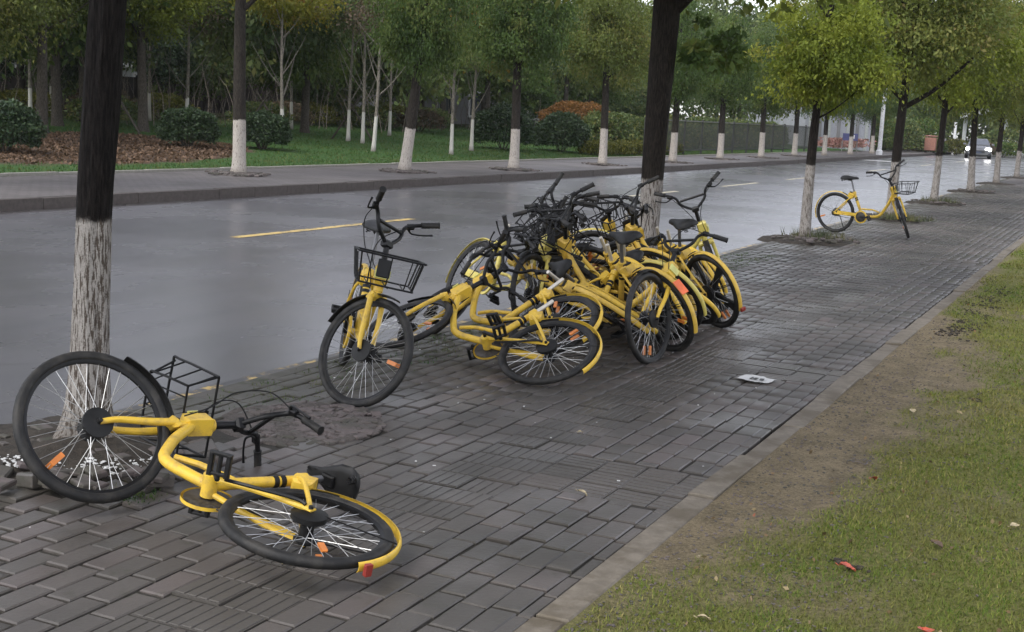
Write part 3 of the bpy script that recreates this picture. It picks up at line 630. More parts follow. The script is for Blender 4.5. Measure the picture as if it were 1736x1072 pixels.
# bushes
def bush(name, label, group, loc, mat, rx, ry, rz, n, size, seed, cat='bush'):
    g = np.random.default_rng(seed); d = g.normal(size=(n, 3)); d /= np.linalg.norm(d, axis=1)[:, None]; d[:, 2] = np.where(d[:, 2] < -.5, -d[:, 2], d[:, 2])
    r = (1 - .30 * g.uniform(0, 1, n) ** 1.6) * (1 + .07 * np.sin(d[:, 0] * 7 + seed) * np.sin(d[:, 1] * 6) + .05 * np.sin(d[:, 2] * 9 + seed)) + .04 * g.normal(size=n)
    P = d * r[:, None] * np.array([rx, ry, rz]) + np.array([0, 0, rz * .72])
    P = P[P[:, 2] > .02]; V, F = leaf_cloud(P, size, seed + 3, .0, .55, d[:len(P)])
    t = empty(name, loc); tag(t, label, cat, group)
    put('foliage', np_mesh('foliage', V, F, mat, np.clip(g.uniform(0, 1, len(P)), 0, 1)), t)
    b = MB()
    for k in range(7):
        a = k * .9; b.tube([(math.cos(a) * .06, math.sin(a) * .06, -.05), (math.cos(a) * rx * .3, math.sin(a) * ry * .3, rz * .5), (math.cos(a) * rx * .6, math.sin(a) * ry * .6, rz * 1.1)], [.025, .018, .008], 6)
    b.build('stems', M['bark_plain'], t); return t
GBu = 'clipped round evergreen bushes'
bush('bush', 'round dark green bush cut by the left edge', GBu, (-21.9, 20.5, terr(-21.9, 20.5)), M['leaf_bush'], .78, .78, .62, 7000, .09, 1)
bush('bush', 'round dark green bush on the mulch bed, left of the forked tree', GBu, (-22.6, 27.3, terr(-22.6, 27.3)), M['leaf_bush'], .80, .80, .60, 7000, .09, 2)
bush('bush', 'round dark green bush half hidden by the whitewashed forked tree', GBu, (-22.2, 30.0, terr(-22.2, 30)), M['leaf_bush'], .78, .78, .62, 7000, .09, 3)
bush('bush', 'dark shrub behind a whitewashed trunk, left of the bigger round shrub', GBu, (-21.3, 43.5, terr(-21.3, 43.5)), M['leaf_bush'], 1.15, 1.15, .95, 8000, .11, 4)
bush('bush', 'large dome shaped dark shrub at the right end of the lawn', GBu, (-20.3, 46.6, terr(-20.3, 46.6)), M['leaf_bush'], 1.10, 1.10, .85, 8000, .11, 5)
bush('bush', 'rust orange shrub rising above the dark round shrubs', None, (-22.6, 53.5, 1.0), M['leaf_orange'], 1.7, 1.7, .66, 7000, .10, 6)
bush('bush', 'dark shrub under the rust orange shrub', GBu, (-22.4, 53.2, .15), M['leaf_dark'], 1.5, 1.5, .7, 5000, .13, 8)
for k in range(9):
    bush('hedge_bush', 'low yellow green hedge bush along the far pavement, %s from the left' % ORD[k], 'low yellow green hedge bushes', (-19.0 - .12 * (k % 2), 46.8 + k * 1.1, .05), M['leaf_hedge'], .62, .75, .36, 1500, .09, 20 + k, 'hedge')
for k in range(12):
    x = -30.5 + rb.uniform(-2, 2); y = 27 + k * 2.6
    bush('shrub', 'low scrubby shrub at the edge of the wood, %s from the left' % ORD[k], 'low shrubs at the edge of the wood', (x, y, terr(x, y)), M[['leaf_brown', 'leaf_hedge', 'leaf_dark'][k % 3]], 1.2, 1.2, .55, 1800, .12, 40 + k, 'shrub')
# dense undergrowth screens between trunks (bare twigs)
b = MB(); rt_ = random.Random(3)
for k in range(360):
    x = -27.5 - rt_.uniform(0, 14); y = 24 + rt_.uniform(0, 50); z = terr(x, y); a = rt_.uniform(0, 2 * PI)
    p = [Vector((x, y, z - .05))]; d = Vector((math.cos(a) * .3, math.sin(a) * .3, 1))
    for s in range(3): p.append(p[-1] + d * rt_.uniform(.55, 1.15)); d = (d + Vector((rt_.gauss(0, .25), rt_.gauss(0, .25), 0))).normalized()
    b.tube(p, [.02, .014, .009, .004], 4, caps=False)
o = b.build('undergrowth', M['bark_twig']); tag(o, 'bare twiggy undergrowth between the park trees', None, None, 'stuff')
# tree props (wooden stakes) in the park
for k, (x, y) in enumerate([(-27.0, 29.4), (-24.3, 37.9), (-25.6, 34.6)]):
    t = empty('tree_stake', (x, y, terr(x, y))); tag(t, ['crossed dark wooden stakes left of the round bush', 'leaning dark stake propping the white footed pair', 'leaning dark stakes behind the lawn'][k], 'stake', 'wooden tree stakes')
    for s in (-1, 1): MB().tube([(s * .75, s * .2, -.05), (-s * .25, -s * .05, 1.5)], .035, 7).build('pole', M['bark_plain'], t)
# ------------------------------------------------------------------ bicycles
def bike_paint():
    t = NT('bicycle_yellow_paint'); v = t.coord('Object'); n = t.noise(v, 14, 5, .65); f = t.noise(v, 90, 3)
    c = t.mix(t.math('MULTIPLY', t.maprange(n, .46, .70), .62), t.objcol(), (.34, .22, .07))
    c = t.mix(t.math('MULTIPLY', t.maprange(f, .62, .78), .35), c, (.12, .09, .05))
    sc = t.noise(t.coord('Object', (1, 9, 1), (.4, .3, .7)), 60, 3, .7); c = t.mix(t.math('MULTIPLY', t.maprange(sc, .64, .70), .6), c, (.20, .15, .09))
    t.bsdf(c, t.math('ADD', .30, t.math('MULTIPLY', n, .28)), 0, t.bump(f, .08, .002), .5); return t.m
M['paint'] = bike_paint()
def rubber():
    t = NT('dusty_tyre_rubber'); v = t.coord('Object'); n = t.noise(v, 16, 4, .6)
    c = t.mix(t.maprange(n, .4, .7), (.009, .009, .009), (.034, .031, .027)); t.bsdf(c, .62, 0, t.bump(t.noise(v, 220, 2), .25, .002), .4); return t.m
M['rubber'] = rubber()
M['black'] = simple('black_coated_metal', (.007, .007, .0075), .42, 0, .3, 20, 0, .28)
M['blackp'] = simple('black_plastic', (.010, .010, .010), .5, 0, .3, 30, 0, .3)
M['steel'] = simple('dull_spoke_steel', (.50, .50, .49), .38, .85)
M['dsteel'] = simple('oily_chain_steel', (.075, .068, .06), .5, .6, .4, 40)
M['amber'] = simple('amber_reflector', (.60, .19, .035), .35)
M['redref'] = simple('red_reflector', (.26, .035, .025), .35)
M['grey_post'] = simple('grey_seat_post', (.16, .16, .165), .35, .6)
M['orange_label'] = simple('orange_sticker', (.80, .17, .06), .45)
RW = .312
HX = Vector((.94, 0, .64)); HD = Vector((-.375, 0, .927)).normalized()
FH = Vector((1.08, 0, .312)); RH = Vector((0, 0, .312)); BB = Vector((.44, 0, .285)); ST = Vector((.30, 0, .63))
def circ(c, r, n, a0=0, a1=2 * PI, y=0):
    m = n if abs(a1 - a0) >= 2 * PI - 1e-6 else n - 1
    return [Vector((c[0] + r * math.cos(a0 + (a1 - a0) * k / m), c[1] + y, c[2] + r * math.sin(a0 + (a1 - a0) * k / m))) for k in range(n)]
BM = {}
def tyre():
    b = MB(); n, s = 64, 10; vs = []; fs = []
    for i in range(n):
        a = 2 * PI * i / n
        for k in range(s):
            q = 2 * PI * k / s; rr = RW - .021 + .021 * math.cos(q) + (.0012 if (i + k) % 2 else 0) * (math.cos(q) > .3); vs.append((rr * math.cos(a), .021 * math.sin(q), rr * math.sin(a)))
    for i in range(n):
        for k in range(s): j, l = (i + 1) % n, (k + 1) % s; fs.append((i * s + k, j * s + k, j * s + l, i * s + l))
    return b.add(vs, fs)
def rim():
    b = MB(); n = 56; pr = [(.273, -.012), (.279, -.013), (.280, .013), (.273, .012), (.261, .006), (.261, -.006)]; s = len(pr); vs = []; fs = []
    for i in range(n):
        a = 2 * PI * i / n
        for r, y in pr: vs.append((r * math.cos(a), y, r * math.sin(a)))
    for i in range(n):
        for k in range(s): j, l = (i + 1) % n, (k + 1) % s; fs.append((i * s + k, j * s + k, j * s + l, i * s + l))
    return b.add(vs, fs)
def spokes():
    b = MB()
    for k in range(36):
        a = 2 * PI * k / 36; s = 1 if k % 2 else -1; o = (.9 if (k // 2) % 2 else -.9)
        b.tube([(.028 * math.cos(a + o), s * .030, .028 * math.sin(a + o)), (.266 * math.cos(a), s * .003, .266 * math.sin(a))], .0014, 4, caps=False)
    return b
def spider():
    b = MB()
    for k in range(5):
        a = 2 * PI * k / 5 + .3; d = Vector((math.cos(a), 0, math.sin(a))); p = Vector((-math.sin(a), 0, math.cos(a)))
        q = [d * .05 + p * .034, d * .05 - p * .034, d * .16 - p * .022, d * .264 - p * .036, d * .264 + p * .036, d * .16 + p * .022]
        b.add([x + Vector((0, .011, 0)) for x in q] + [x - Vector((0, .011, 0)) for x in q], [(5, 4, 3, 2, 1, 0), (6, 7, 8, 9, 10, 11)] + [(i, (i + 1) % 6, (i + 1) % 6 + 6, i + 6) for i in range(6)])
    return b
BM['tyre'] = tyre().mesh('tyre', M['rubber']); BM['rim'] = rim().mesh('rim', M['black']); BM['spokes'] = spokes().mesh('spokes', M['steel'], 0); BM['spider'] = spider().mesh('five_spoke_spider', M['blackp'])
b = MB(); b.lathe([(.008, -.075), (.012, -.07), (.012, -.05), (.052, -.045), (.056, -.03), (.040, -.02), (.026, -.012), (.026, .012), (.040, .025), (.062, .03), (.062, .045), (.03, .05), (.012, .055), (.008, .075)], (0, 0, 0)); BM['fhub'] = b.mesh('hub', M['blackp'])
b = MB(); b.lathe([(.008, -.08), (.012, -.07), (.030, -.062), (.042, -.055), (.042, -.045), (.026, -.03), (.026, .01), (.066, .03), (.068, .05), (.045, .056), (.012, .06), (.008, .08)], (0, 0, 0)); BM['rhub'] = b.mesh('hub', M['blackp'])
b = MB(); b.box((0, .022, -.215), (.022, .010, .064), ch=.003); b.box((0, -.022, -.215), (.022, .010, .064), ch=.003); BM['refl'] = b.mesh('wheel_reflector', M['amber'])
# frame
b = MB()
dt = spline([HX + HD * .055, (.848, 0, .525), (.772, 0, .40), (.722, 0, .335), (.660, 0, .303), (.55, 0, .290), BB], 5); b.tube(dt, [.0225] * len(dt), 12)
b.tube([HX - HD * .012, HX + HD * .15], .026, 14); b.tube([BB - Vector((.012, 0, -.03)) * 0 + Vector((.005, 0, -.012)), ST], [.0225, .0205], 12)
b.lathe([(.024, -.045), (.03, -.043), (.03, .043), (.024, .045)], BB)
for s in (-1, 1):
    P = spline([BB + Vector((-.02, s * .03, 0)), (.30, s * .045, .295), (.12, s * .062, .300), RH + Vector((0, s * .064, 0))], 4); b.tube(P, .0115, 8)
    P = spline([ST + Vector((.0, s * .018, -.03)), (.22, s * .05, .54), (.10, s * .062, .42), RH + Vector((0, s * .064, 0))], 4); b.tube(P, .0095, 8)
    b.box(RH + Vector((.012, s * .066, 0)), (.05, .006, .036), ch=.002)
b.tube(spline([(.70, 0, .37), (.60, 0, .40), (.50, 0, .40), (.425, 0, .40)], 4), .013, 8)
BM['frame'] = b.mesh('frame', M['paint'])
b = MB(); d = (ST - BB).normalized(); b.tube([ST - d * .115, ST - d * .095], .0238, 12); b.tube([ST - d * .085, ST - d * .065], .0238, 12); BM['band'] = b.mesh('tube_band', M['blackp'])
b = MB(); b.tube([ST - d * .01, ST + d * .03], .029, 12); b.box(ST + Vector((-.052, 0, -.035)), (.085, .075, .085), Matrix.Rotation(R(22), 3, 'Y'), .012); BM['lock'] = b.mesh('rear_lock', M['paint'])
b = MB(); b.tube(circ(RH, RW + .022, 7, R(48), R(72)), .012, 6); b.box(ST + Vector((-.055, 0, .014)), (.04, .05, .016), Matrix.Rotation(R(22), 3, 'Y'), .004); BM['lock_ring'] = b.mesh('lock_cap', M['blackp'])
b = MB(); b.tube([ST + d * .0, Vector((.235, 0, .845))], .0135, 10); BM['post'] = b.mesh('seat_post', M['grey_post'])
b = MB(); b.tube([ST, Vector((.245, 0, .80))], .0135, 10); BM['post_bare'] = b.mesh('seat_post', simple('bare_alloy_post', (.62, .58, .50), .35, .5))
b = MB(); b.tube([ST, Vector((.255, 0, .775))], .0135, 10); BM['post_low'] = b.mesh('seat_post', M['grey_post'])
# saddle loft
b = MB(); prof = [(.075, .02, .012, .862), (.085, .075, .028, .864), (.12, .092, .036, .866), (.17, .088, .036, .864), (.22, .062, .032, .862), (.27, .036, .028, .864), (.32, .024, .022, .868), (.345, .018, .014, .868), (.352, .006, .006, .867)]; vs = []; fs = []; n = 14
for x, w, h, z in prof:
    for k in range(n): a = 2 * PI * k / n; q = math.sin(a); vs.append((x, w * math.cos(a), z + h * (q if q > 0 else q * .8) - .012 * math.cos(a) ** 2))
for i in range(len(prof) - 1):
    for k in range(n): l = (k + 1) % n; fs.append((i * n + k, (i + 1) * n + k, (i + 1) * n + l, i * n + l))
fs += [tuple(range(n)), tuple((len(prof) - 1) * n + k for k in range(n - 1, -1, -1))]; b.add(vs, fs); BM['saddle'] = b.mesh('saddle', M['blackp'], 60)
b = MB(); b.box((.215, 0, .838), (.06, .045, .03), ch=.006)
for s in (-1, 1): b.tube([(.11, s * .03, .845), (.30, s * .016, .85)], .004, 6)
for s in (-1, 1): b.tube([Vector((.105 + .014 * math.cos(t * .8), s * .042 + .014 * math.sin(t * .8), .85 - t * .0016)) for t in range(24)], .003, 5)
BM['saddle_clamp'] = b.mesh('saddle_clamp', M['black'])
# fork + front parts
b = MB(); cr = HX - HD * .035
b.tube([HX - HD * .06, HX + HD * .0], .021, 10); b.box(cr - HD * .012, (.05, .135, .042), Matrix.Rotation(R(22), 3, 'Y'), .012)
for s in (-1, 1):
    P = spline([cr + Vector((0, s * .052, 0)), cr - HD * .12 + Vector((0, s * .062, 0)), cr - HD * .24 + Vector((.012, s * .062, 0)), FH + Vector((-.003, s * .060, .0))], 4); b.tube(P, [.0175 - .006 * i / (len(P) - 1) for i in range(len(P))], 9)
BM['fork'] = b.mesh('fork', M['paint'])
def fender(c, r, a0, a1, w, n, t=.0025):
    b = MB(); vs = []; fs = []; pr = [(-1, 0), (-.85, .004), (-.45, .0075), (0, .009), (.45, .0075), (.85, .004), (1, 0)]; m = len(pr)
    for i in range(n):
        a = a0 + (a1 - a0) * i / (n - 1)
        for off in (0, -t):
            for y, h in pr: vs.append((c[0] + (r + h + off) * math.cos(a), w * y, c[2] + (r + h + off) * math.sin(a)))
    for i in range(n - 1):
        o, q = i * 2 * m, (i + 1) * 2 * m
        for k in range(m - 1):
            fs.append((o + k, o + k + 1, q + k + 1, q + k)); fs.append((o + m + k, q + m + k, q + m + k + 1, o + m + k + 1))
        fs.append((o, q, q + m, o + m)); fs.append((o + m - 1, o + 2 * m - 1, q + 2 * m - 1, q + m - 1))
    for o in (0, (n - 1) * 2 * m):
        for k in range(m - 1): fs.append((o + k, o + m + k, o + m + k + 1, o + k + 1))
    return b.add(vs, fs)
BM['ffender'] = fender(FH, RW + .014, R(52), R(140), .026, 26).mesh('front_fender', M['blackp'])
BM['rfender'] = fender(RH, RW + .018, R(52), R(200), .018, 36).mesh('rear_fender', M['paint'])
b = MB()
for s in (-1, 1): b.tube([RH + Vector((-.005, s * .055, .01)), RH + Vector(((RW + .016) * math.cos(R(160)), s * .028, (RW + .016) * math.sin(R(160))))], .003, 5)
BM['stay'] = b.mesh('fender_stay', M['black'])
b = MB(); ra = R(196); b.box(RH + Vector(((RW + .045) * math.cos(ra), 0, (RW + .045) * math.sin(ra))), (.016, .042, .036), Matrix.Rotation(-R(16), 3, 'Y'), .005); BM['tail'] = b.mesh('tail_reflector', M['redref'])
# handlebar
SB, SM = HX + HD * .155, HX + HD * .265
b = MB(); b.tube([SB, SM], [.0175, .0165], 12); b.box(SM, (.045, .06, .045), Matrix.Rotation(R(-22), 3, 'Y'), .01)
BEND = {}
for s in (-1, 1):
    P = spline([SM + Vector((0, s * .012, .0)), (.815, s * .10, .950), (.79, s * .130, 1.015), (.765, s * .170, 1.038), (.70, s * .235, 1.040), (.655, s * .275, 1.036)], 5); b.tube(P, .0115, 9)
b.tube([(.802, -.105, .985), (.802, .105, .985)], .0105, 8)
BM['bar'] = b.mesh('handlebar', M['black'])
for s, k in ((1, 'gl'), (-1, 'gr')):
    b = MB(); p0, p1 = Vector((.722, s * .213, 1.0395)), Vector((.645, s * .284, 1.035)); P = [p0.lerp(p1, t / 10) for t in range(11)]
    b.tube(P, [.019] + [.0165 + .0012 * (t % 2) for t in range(9)] + [.020], 10); BM[k] = b.mesh('grip', M['rubber'])
    b = MB(); b.box((.772, s * .175, 1.038), (.045, .03, .032), Matrix.Rotation(R(-45 * s), 3, 'Z'), .006); b.tube(spline([(.79, s * .178, 1.03), (.795, s * .215, 1.018), (.755, s * .262, 1.008), (.71, s * .302, 1.004)], 4), [.008, .007, .006, .0055, .0055, .005, .005, .005, .005, .005, .005, .006, .007], 7)
    BM[k + 'l'] = b.mesh('brake_lever', M['black'])
b = MB()
b.tube(spline([(.80, .165, 1.035), (.90, .10, 1.03), (.965, .03, .93), (.955, .02, .80), (.965, .035, .66)], 6), .0032, 5, caps=False); b.tube(spline([(.80, -.165, 1.035), (.93, -.10, 1.0), (.97, -.04, .88), (.945, -.03, .76), (.90, -.03, .64)], 6), .0032, 5, caps=False)
BM['cable'] = b.mesh('brake_cable', M['blackp'])
b = MB(); b.box(HX + HD * .085 + Vector((.012, 0, 0)), (.082, .07, .135), Matrix.Rotation(R(-22), 3, 'Y'), .016); BM['cover'] = b.mesh('head_cover', M['paint'])
b = MB(); b.box(HX + HD * .10 + Vector((.064, .0, 0)), (.006, .085, .05), Matrix.Rotation(R(-18), 3, 'Y'), .002); BM['lamp'] = b.mesh('number_plate', simple('pale_lime_plate', (.62, .60, .18), .4))
# basket
b = MB()
def rr(x0, x1, y, z, zt=0): return spline([(x0, -y, z), (x1 - .03, -y, z + zt), (x1, -y + .03, z + zt), (x1, y - .03, z + zt), (x1 - .03, y, z + zt), (x0, y, z)], 3)
b.tube(rr(.955, 1.235, .180, .845, .02), .0058, 7); b.tube(rr(.985, 1.20, .150, .700), .0055, 7); b.tube([(.955, -.18, .845), (.955, .18, .845)], .0055, 7); b.tube([(.985, -.15, .70), (.985, .15, .70)], .005, 6)
for y in (-.11, 0, .11): b.tube([(.985, y * .9, .70), (1.20, y * .9, .70), (1.235, y, .865)], .0036, 6)
for s in (-1, 1):
    for x in (.97, 1.06, 1.16): b.tube([(x + .012, s * .150, .70), (x, s * .18, .85)], .0042, 6)
    b.tube([(1.19, s * .142, .70), (1.225, s * .165, .865)], .005, 6); b.tube([(.985, s * .15, .70), (.955, s * .18, .845)], .005, 6)
b.box((.965, 0, .765), (.018, .075, .10), Matrix.Rotation(R(-12), 3, 'Y'), .004); BM['basket'] = b.mesh('basket', M['black'])
# drive train
b = MB(); b.lathe([(.085, -.058), (.088, -.056), (.088, -.052), (.085, -.05)], BB, n=28); b.tube([BB + Vector((0, -.054, .05)), RH + Vector((0, -.054, .038))], .0042, 5); b.tube([BB + Vector((0, -.054, -.05)), RH + Vector((0, -.054, -.038))], .0042, 5); BM['chain'] = b.mesh('chain_wheel', M['dsteel'])
b = MB(); n = 30; vs = []; fs = []
for k in range(n):
    a = R(35) + (R(325) - R(35)) * 0 + 2 * PI * k / n; vs += [BB + Vector((.098 * math.cos(a), -.064, .098 * math.sin(a))), BB + Vector((.098 * math.cos(a), -.050, .098 * math.sin(a))), BB + Vector((.078 * math.cos(a), -.067, .078 * math.sin(a)))]
for k in range(n): l = (k + 1) % n; fs += [(3 * k, 3 * l, 3 * l + 1, 3 * k + 1), (3 * k, 3 * k + 2, 3 * l + 2, 3 * l)]
b.add(vs, fs); b.box(BB + Vector((-.235, -.062, .040)), (.30, .008, .040), Matrix.Rotation(R(4), 3, 'Y'), .003); BM['guard'] = b.mesh('chain_guard', M['paint'])
CA = 1.15
b = MB(); b.tube([BB + Vector((0, -.075, 0)), BB + Vector((0, .075, 0))], .011, 10)
pe = []
for s in (-1, 1):
    dv = Vector((math.cos(CA) * s * -1, 0, math.sin(CA) * s * -1)); a = BB + Vector((0, s * .078, 0)); e = a + dv * .165 + Vector((0, s * .012, 0)); b.tube([a, e], [.013, .010], 8); pe.append((s, e))
BM['crank'] = b.mesh('crank', M['black'])
for s, e in pe:
    b = MB(); c = e + Vector((0, s * .055, 0)); b.box(c + Vector((.032, 0, 0)), (.018, .09, .026), ch=.004); b.box(c - Vector((.032, 0, 0)), (.018, .09, .026), ch=.004); b.tube([e, c + Vector((0, s * .045, 0))], .009, 8)
    b.box(c + Vector((0, s * .04, 0)), (.064, .012, .022), ch=.003); b.box(c - Vector((0, s * .035, 0)), (.064, .012, .022), ch=.003); BM['pedal%d' % s] = b.mesh('pedal', M['blackp'])
b = MB(); b.tube(spline([(.02, .078, .305), (.06, .085, .30), (.20, .09, .235), (.31, .085, .205)], 4), .007, 7); BM['kick_up'] = b.mesh('kickstand', M['black'])
b = MB(); b.tube(spline([(.02, .078, .305), (.03, .09, .27), (.06, .15, .12), (.075, .185, .02)], 4), .007, 7); b.box((.078, .19, .012), (.035, .03, .012), ch=.003); BM['kick_dn'] = b.mesh('kickstand', M['black'])
YEL = (.72, .47, .045, 1); YE2 = (.64, .42, .06, 1); LIM = (.62, .52, .12, 1)
STEER = ('front_wheel', 'fork', 'handlebar', 'front_fender')
def build_bike(name):
    t = empty(name)
    P = lambda nm, k, par=t, loc=(0, 0, 0): (lambda o: (setattr(o, 'location', loc), o)[1])(put(nm, BM[k], par))
    for nm, c, hb in (('front_wheel', FH, 'fhub'), ('rear_wheel', RH, 'rhub')):
        w = P(nm, 'tyre', t, c); w['hubc'] = list(c)
        P('rim', 'rim', w); o = P('spokes', 'spokes', w); o['kind'] = 'stuff'; P('hub', hb, w); P('wheel_reflector', 'refl', w)
    f = P('frame', 'frame'); P('head_cover', 'cover', f); P('tube_band', 'band', f); P('number_plate', 'lamp', f)
    l = P('rear_lock', 'lock'); P('lock_cap', 'lock_ring', l); s = P('seat_post', 'post'); P('saddle_clamp', 'saddle_clamp', s); P('saddle', 'saddle')
    P('fork', 'fork'); P('front_fender', 'ffender'); rf = P('rear_fender', 'rfender'); P('tail_reflector', 'tail', rf); P('fender_stay', 'stay', rf)
    h = P('handlebar', 'bar'); P('grip', 'gl', h); P('grip', 'gr', h); P('brake_lever', 'gll', h); P('brake_lever', 'grl', h); P('brake_cable', 'cable', h)
    P('basket', 'basket'); P('chain_wheel', 'chain'); P('chain_guard', 'guard'); c = P('crank', 'crank'); P('pedal', 'pedal1', c); P('pedal', 'pedal-1', c); P('kickstand', 'kick_up')
    return t
proto = build_bike('bicycle')
def pose(t, pos, head, lean, pitch, steer, tint=YEL, spin=0.0, stand=False, crank=0.0):
    t.matrix_basis = Matrix.Translation(pos) @ Matrix.Rotation(R(head), 4, 'Z') @ Matrix.Rotation(R(-pitch), 4, 'Y') @ Matrix.Rotation(R(lean), 4, 'X')
    Rm = Matrix.Rotation(R(steer), 4, HD); S = Matrix.Translation(HX) @ Rm @ Matrix.Translation(-HX)
    for ch in t.children:
        nm = ch.name.split('.')[0]
        if nm == 'front_wheel': ch.matrix_basis = S @ Matrix.Translation(FH) @ Matrix.Rotation(spin, 4, 'Y')
        elif nm == 'rear_wheel': ch.matrix_basis = Matrix.Translation(RH) @ Matrix.Rotation(spin * 1.7 + .4, 4, 'Y')
        elif nm in STEER: ch.matrix_basis = S.copy()
        elif nm == 'crank': ch.matrix_basis = Matrix.Translation(BB) @ Matrix.Rotation(crank, 4, 'Y') @ Matrix.Translation(-BB)
        elif nm == 'kickstand' and stand: ch.data = BM['kick_dn']
        for o in [ch] + list(ch.children): o.color = tint
    return t
GBk = 'yellow shared bicycles left on the pavement'
BIKES = [
 ('yellow bicycle lying nearest the camera, front wheel upright against the nearest tree', (-2.52, 3.37, .15), 175.7, 92, 9.8, 50.5, YEL, .3, False, .4, 'L'),
 ('yellow bicycle standing at the left end of the heap with its basket facing us', (-4.37, 6.775, .0), -53.5, -11.4, -1, -135, YEL, .9, True, .2, 'TH'),
 ('yellow bicycle lying flat in front of the heap, its rear wheel nearest us', (-3.185, 6.92, .02), 173, 61, 2, -12, YEL, 1.4, False, .9, 'SBT'),
 ('yellow bicycle lying second from the front, a curved yellow fender over its rear wheel', (-3.36, 7.36, .09), 165, 57, -4, -50, YEL, 1.9, False, .3, 'SBT'),
 ('pale lime bicycle at the back left of the heap with its grip pointing up', (-4.90, 9.22, .0), -36, -26, 0, -66, LIM, 2.3, False, .7, 'ST'),
 ('yellow bicycle whose front wheel is turned towards us at the near right of the heap', (-3.83, 8.66, -.03), -36, -40, 4, -72, YEL, .2, False, 1.3, 'SBT'),
 ('yellow bicycle with an orange label on its rear fender in the heap', (-2.84, 8.66, .0), 152, -22, -1, 30, YE2, .6, False, .1, 'T'),
 ('yellow bicycle with the highest pale fender arc in the heap', (-2.993, 9.336, .05), 158, -34, 0, -10, LIM, 2.8, False, 1.8, 'ST'),
 ('yellow bicycle with a five spoke rear wheel at the right end of the heap', (-2.877, 9.955, .0), 147, -20, 0, 32, YE2, .1, False, .5, ''),
 ('pale lime bicycle behind the right end of the heap, its slim handlebar standing highest', (-4.26, 10.62, .01), 20, 11, -1, -85, LIM, 3.3, False, .8, 'SBT'),
 ('yellow bicycle leaning in the middle of the heap, its grip pointing far left', (-2.98, 9.02, .02), 146, -32, -1, -59, YEL, 1.2, False, 2.1, 'ST'),
 ('yellow bicycle in the back of the heap with a handlebar raised before the tree', (-3.12, 9.64, .02), 150, -34, -2, -80, YE2, 2.2, False, 1.0, 'ST'),
 ('yellow bicycle at the back right of the heap, its grips beside the tree foot', (-3.024, 10.3, .0), 134, -26, -2, -71, YEL, 2.6, False, .4, 'SBT'),
 ('yellow bicycle standing alone between two trees farther up the pavement', (-4.19, 20.485, .0), -11.4, 5.5, 0, -66, YEL, .5, True, 1.1, 'T'),
 ('yellow bicycle fallen over the middle of the heap, frame tilted steeply to the left', (-3.00, 8.55, .10), 140, -58, 2, -30, YE2, .8, False, 2.6, 'SBT'),
 ('yellow bicycle buried in the rear of the heap, its frame nearly flat', (-2.98, 9.72, .06), 160, -54, 2, 40, YEL, 1.8, False, .2, 'BT'),
 ('yellow bicycle wedged behind the two flat ones, frame sunk among the others', (-3.02, 8.82, .05), 138, -56, 2, -60, YEL, 2.9, False, 1.5, 'BT'),
 ('yellow bicycle pressed against the tree foot at the back of the heap', (-3.45, 10.45, .05), 165, -38, 2, -40, YE2, .4, False, .9, 'ST'),
 ('yellow bicycle tangled between the orange labelled one and the pale fender', (-3.05, 9.15, .08), 140, -36, 0, 60, YEL, 2.1, False, 2.0, 'ST'),
 ('yellow bicycle slumped behind the tree foot end of the heap, basket side down', (-3.25, 10.85, .03), 152, -34, 1, -50, YEL, 1.1, False, 1.9, 'ST'),
 ('yellow bicycle crossing under the pale lime one at the right of the heap', (-3.45, 10.15, .06), 142, -50, 2, 30, YE2, 2.7, False, .6, 'S'),

]
BK = [proto] + [copy_tree(proto) for _ in BIKES[1:]]
for i, (lb, pos, hd, ln, pt, stv, tint, spin, stand, crk, gone) in enumerate(BIKES):
    t = BK[i]
    # parts this bicycle has lost: S saddle, B basket, T tail reflector
    for ch in list(t.children):
        nm = ch.name.split('.')[0]
        if nm == 'saddle' and 'S' in gone or nm == 'basket' and 'B' in gone: bpy.data.objects.remove(ch); continue
        for o in list(ch.children):
            if (o.name.startswith('tail_reflector') and 'T' in gone) or (o.name.startswith('saddle_clamp') and 'S' in gone): bpy.data.objects.remove(o)
        if 'H' in gone and nm in ('saddle', 'seat_post'):
            ch.location = (Vector((.235, 0, .845)) - ST).normalized() * .045
        if nm == 'saddle' and 'L' in gone: ch.scale = (.9, .9, .9); ch.location = (ST - Vector((.235, 0, .845))).normalized() * .10 + Vector((.022, 0, .086))
        if nm == 'seat_post' and 'L' in gone:
            for o in ch.children: o.location = (ST - Vector((.235, 0, .845))).normalized() * .10
            ch.data = BM['post_low']
        if nm == 'seat_post' and 'S' in gone: ch.data = BM['post_bare']
    pose(t, pos, hd, ln, pt, stv, tint, spin, stand, crk); tag(t, lb, 'bicycle', GBk)
    if 'five spoke' in lb:
        for ch in t.children:
            if ch.name.startswith('rear_wheel'):
                put('wheel_spider', BM['spider'], ch)
    if 'orange label' in lb:
        for ch in t.children:
            if ch.name.startswith('rear_fender'):
                b = MB(); a = R(140); b.box(RH + Vector(((RW + .036) * math.cos(a), 0, (RW + .036) * math.sin(a))), (.11, .060, .008), Matrix.Rotation(R(90 - 140), 3, 'Y'), .002); b.build('orange_label', M['orange_label'], ch)
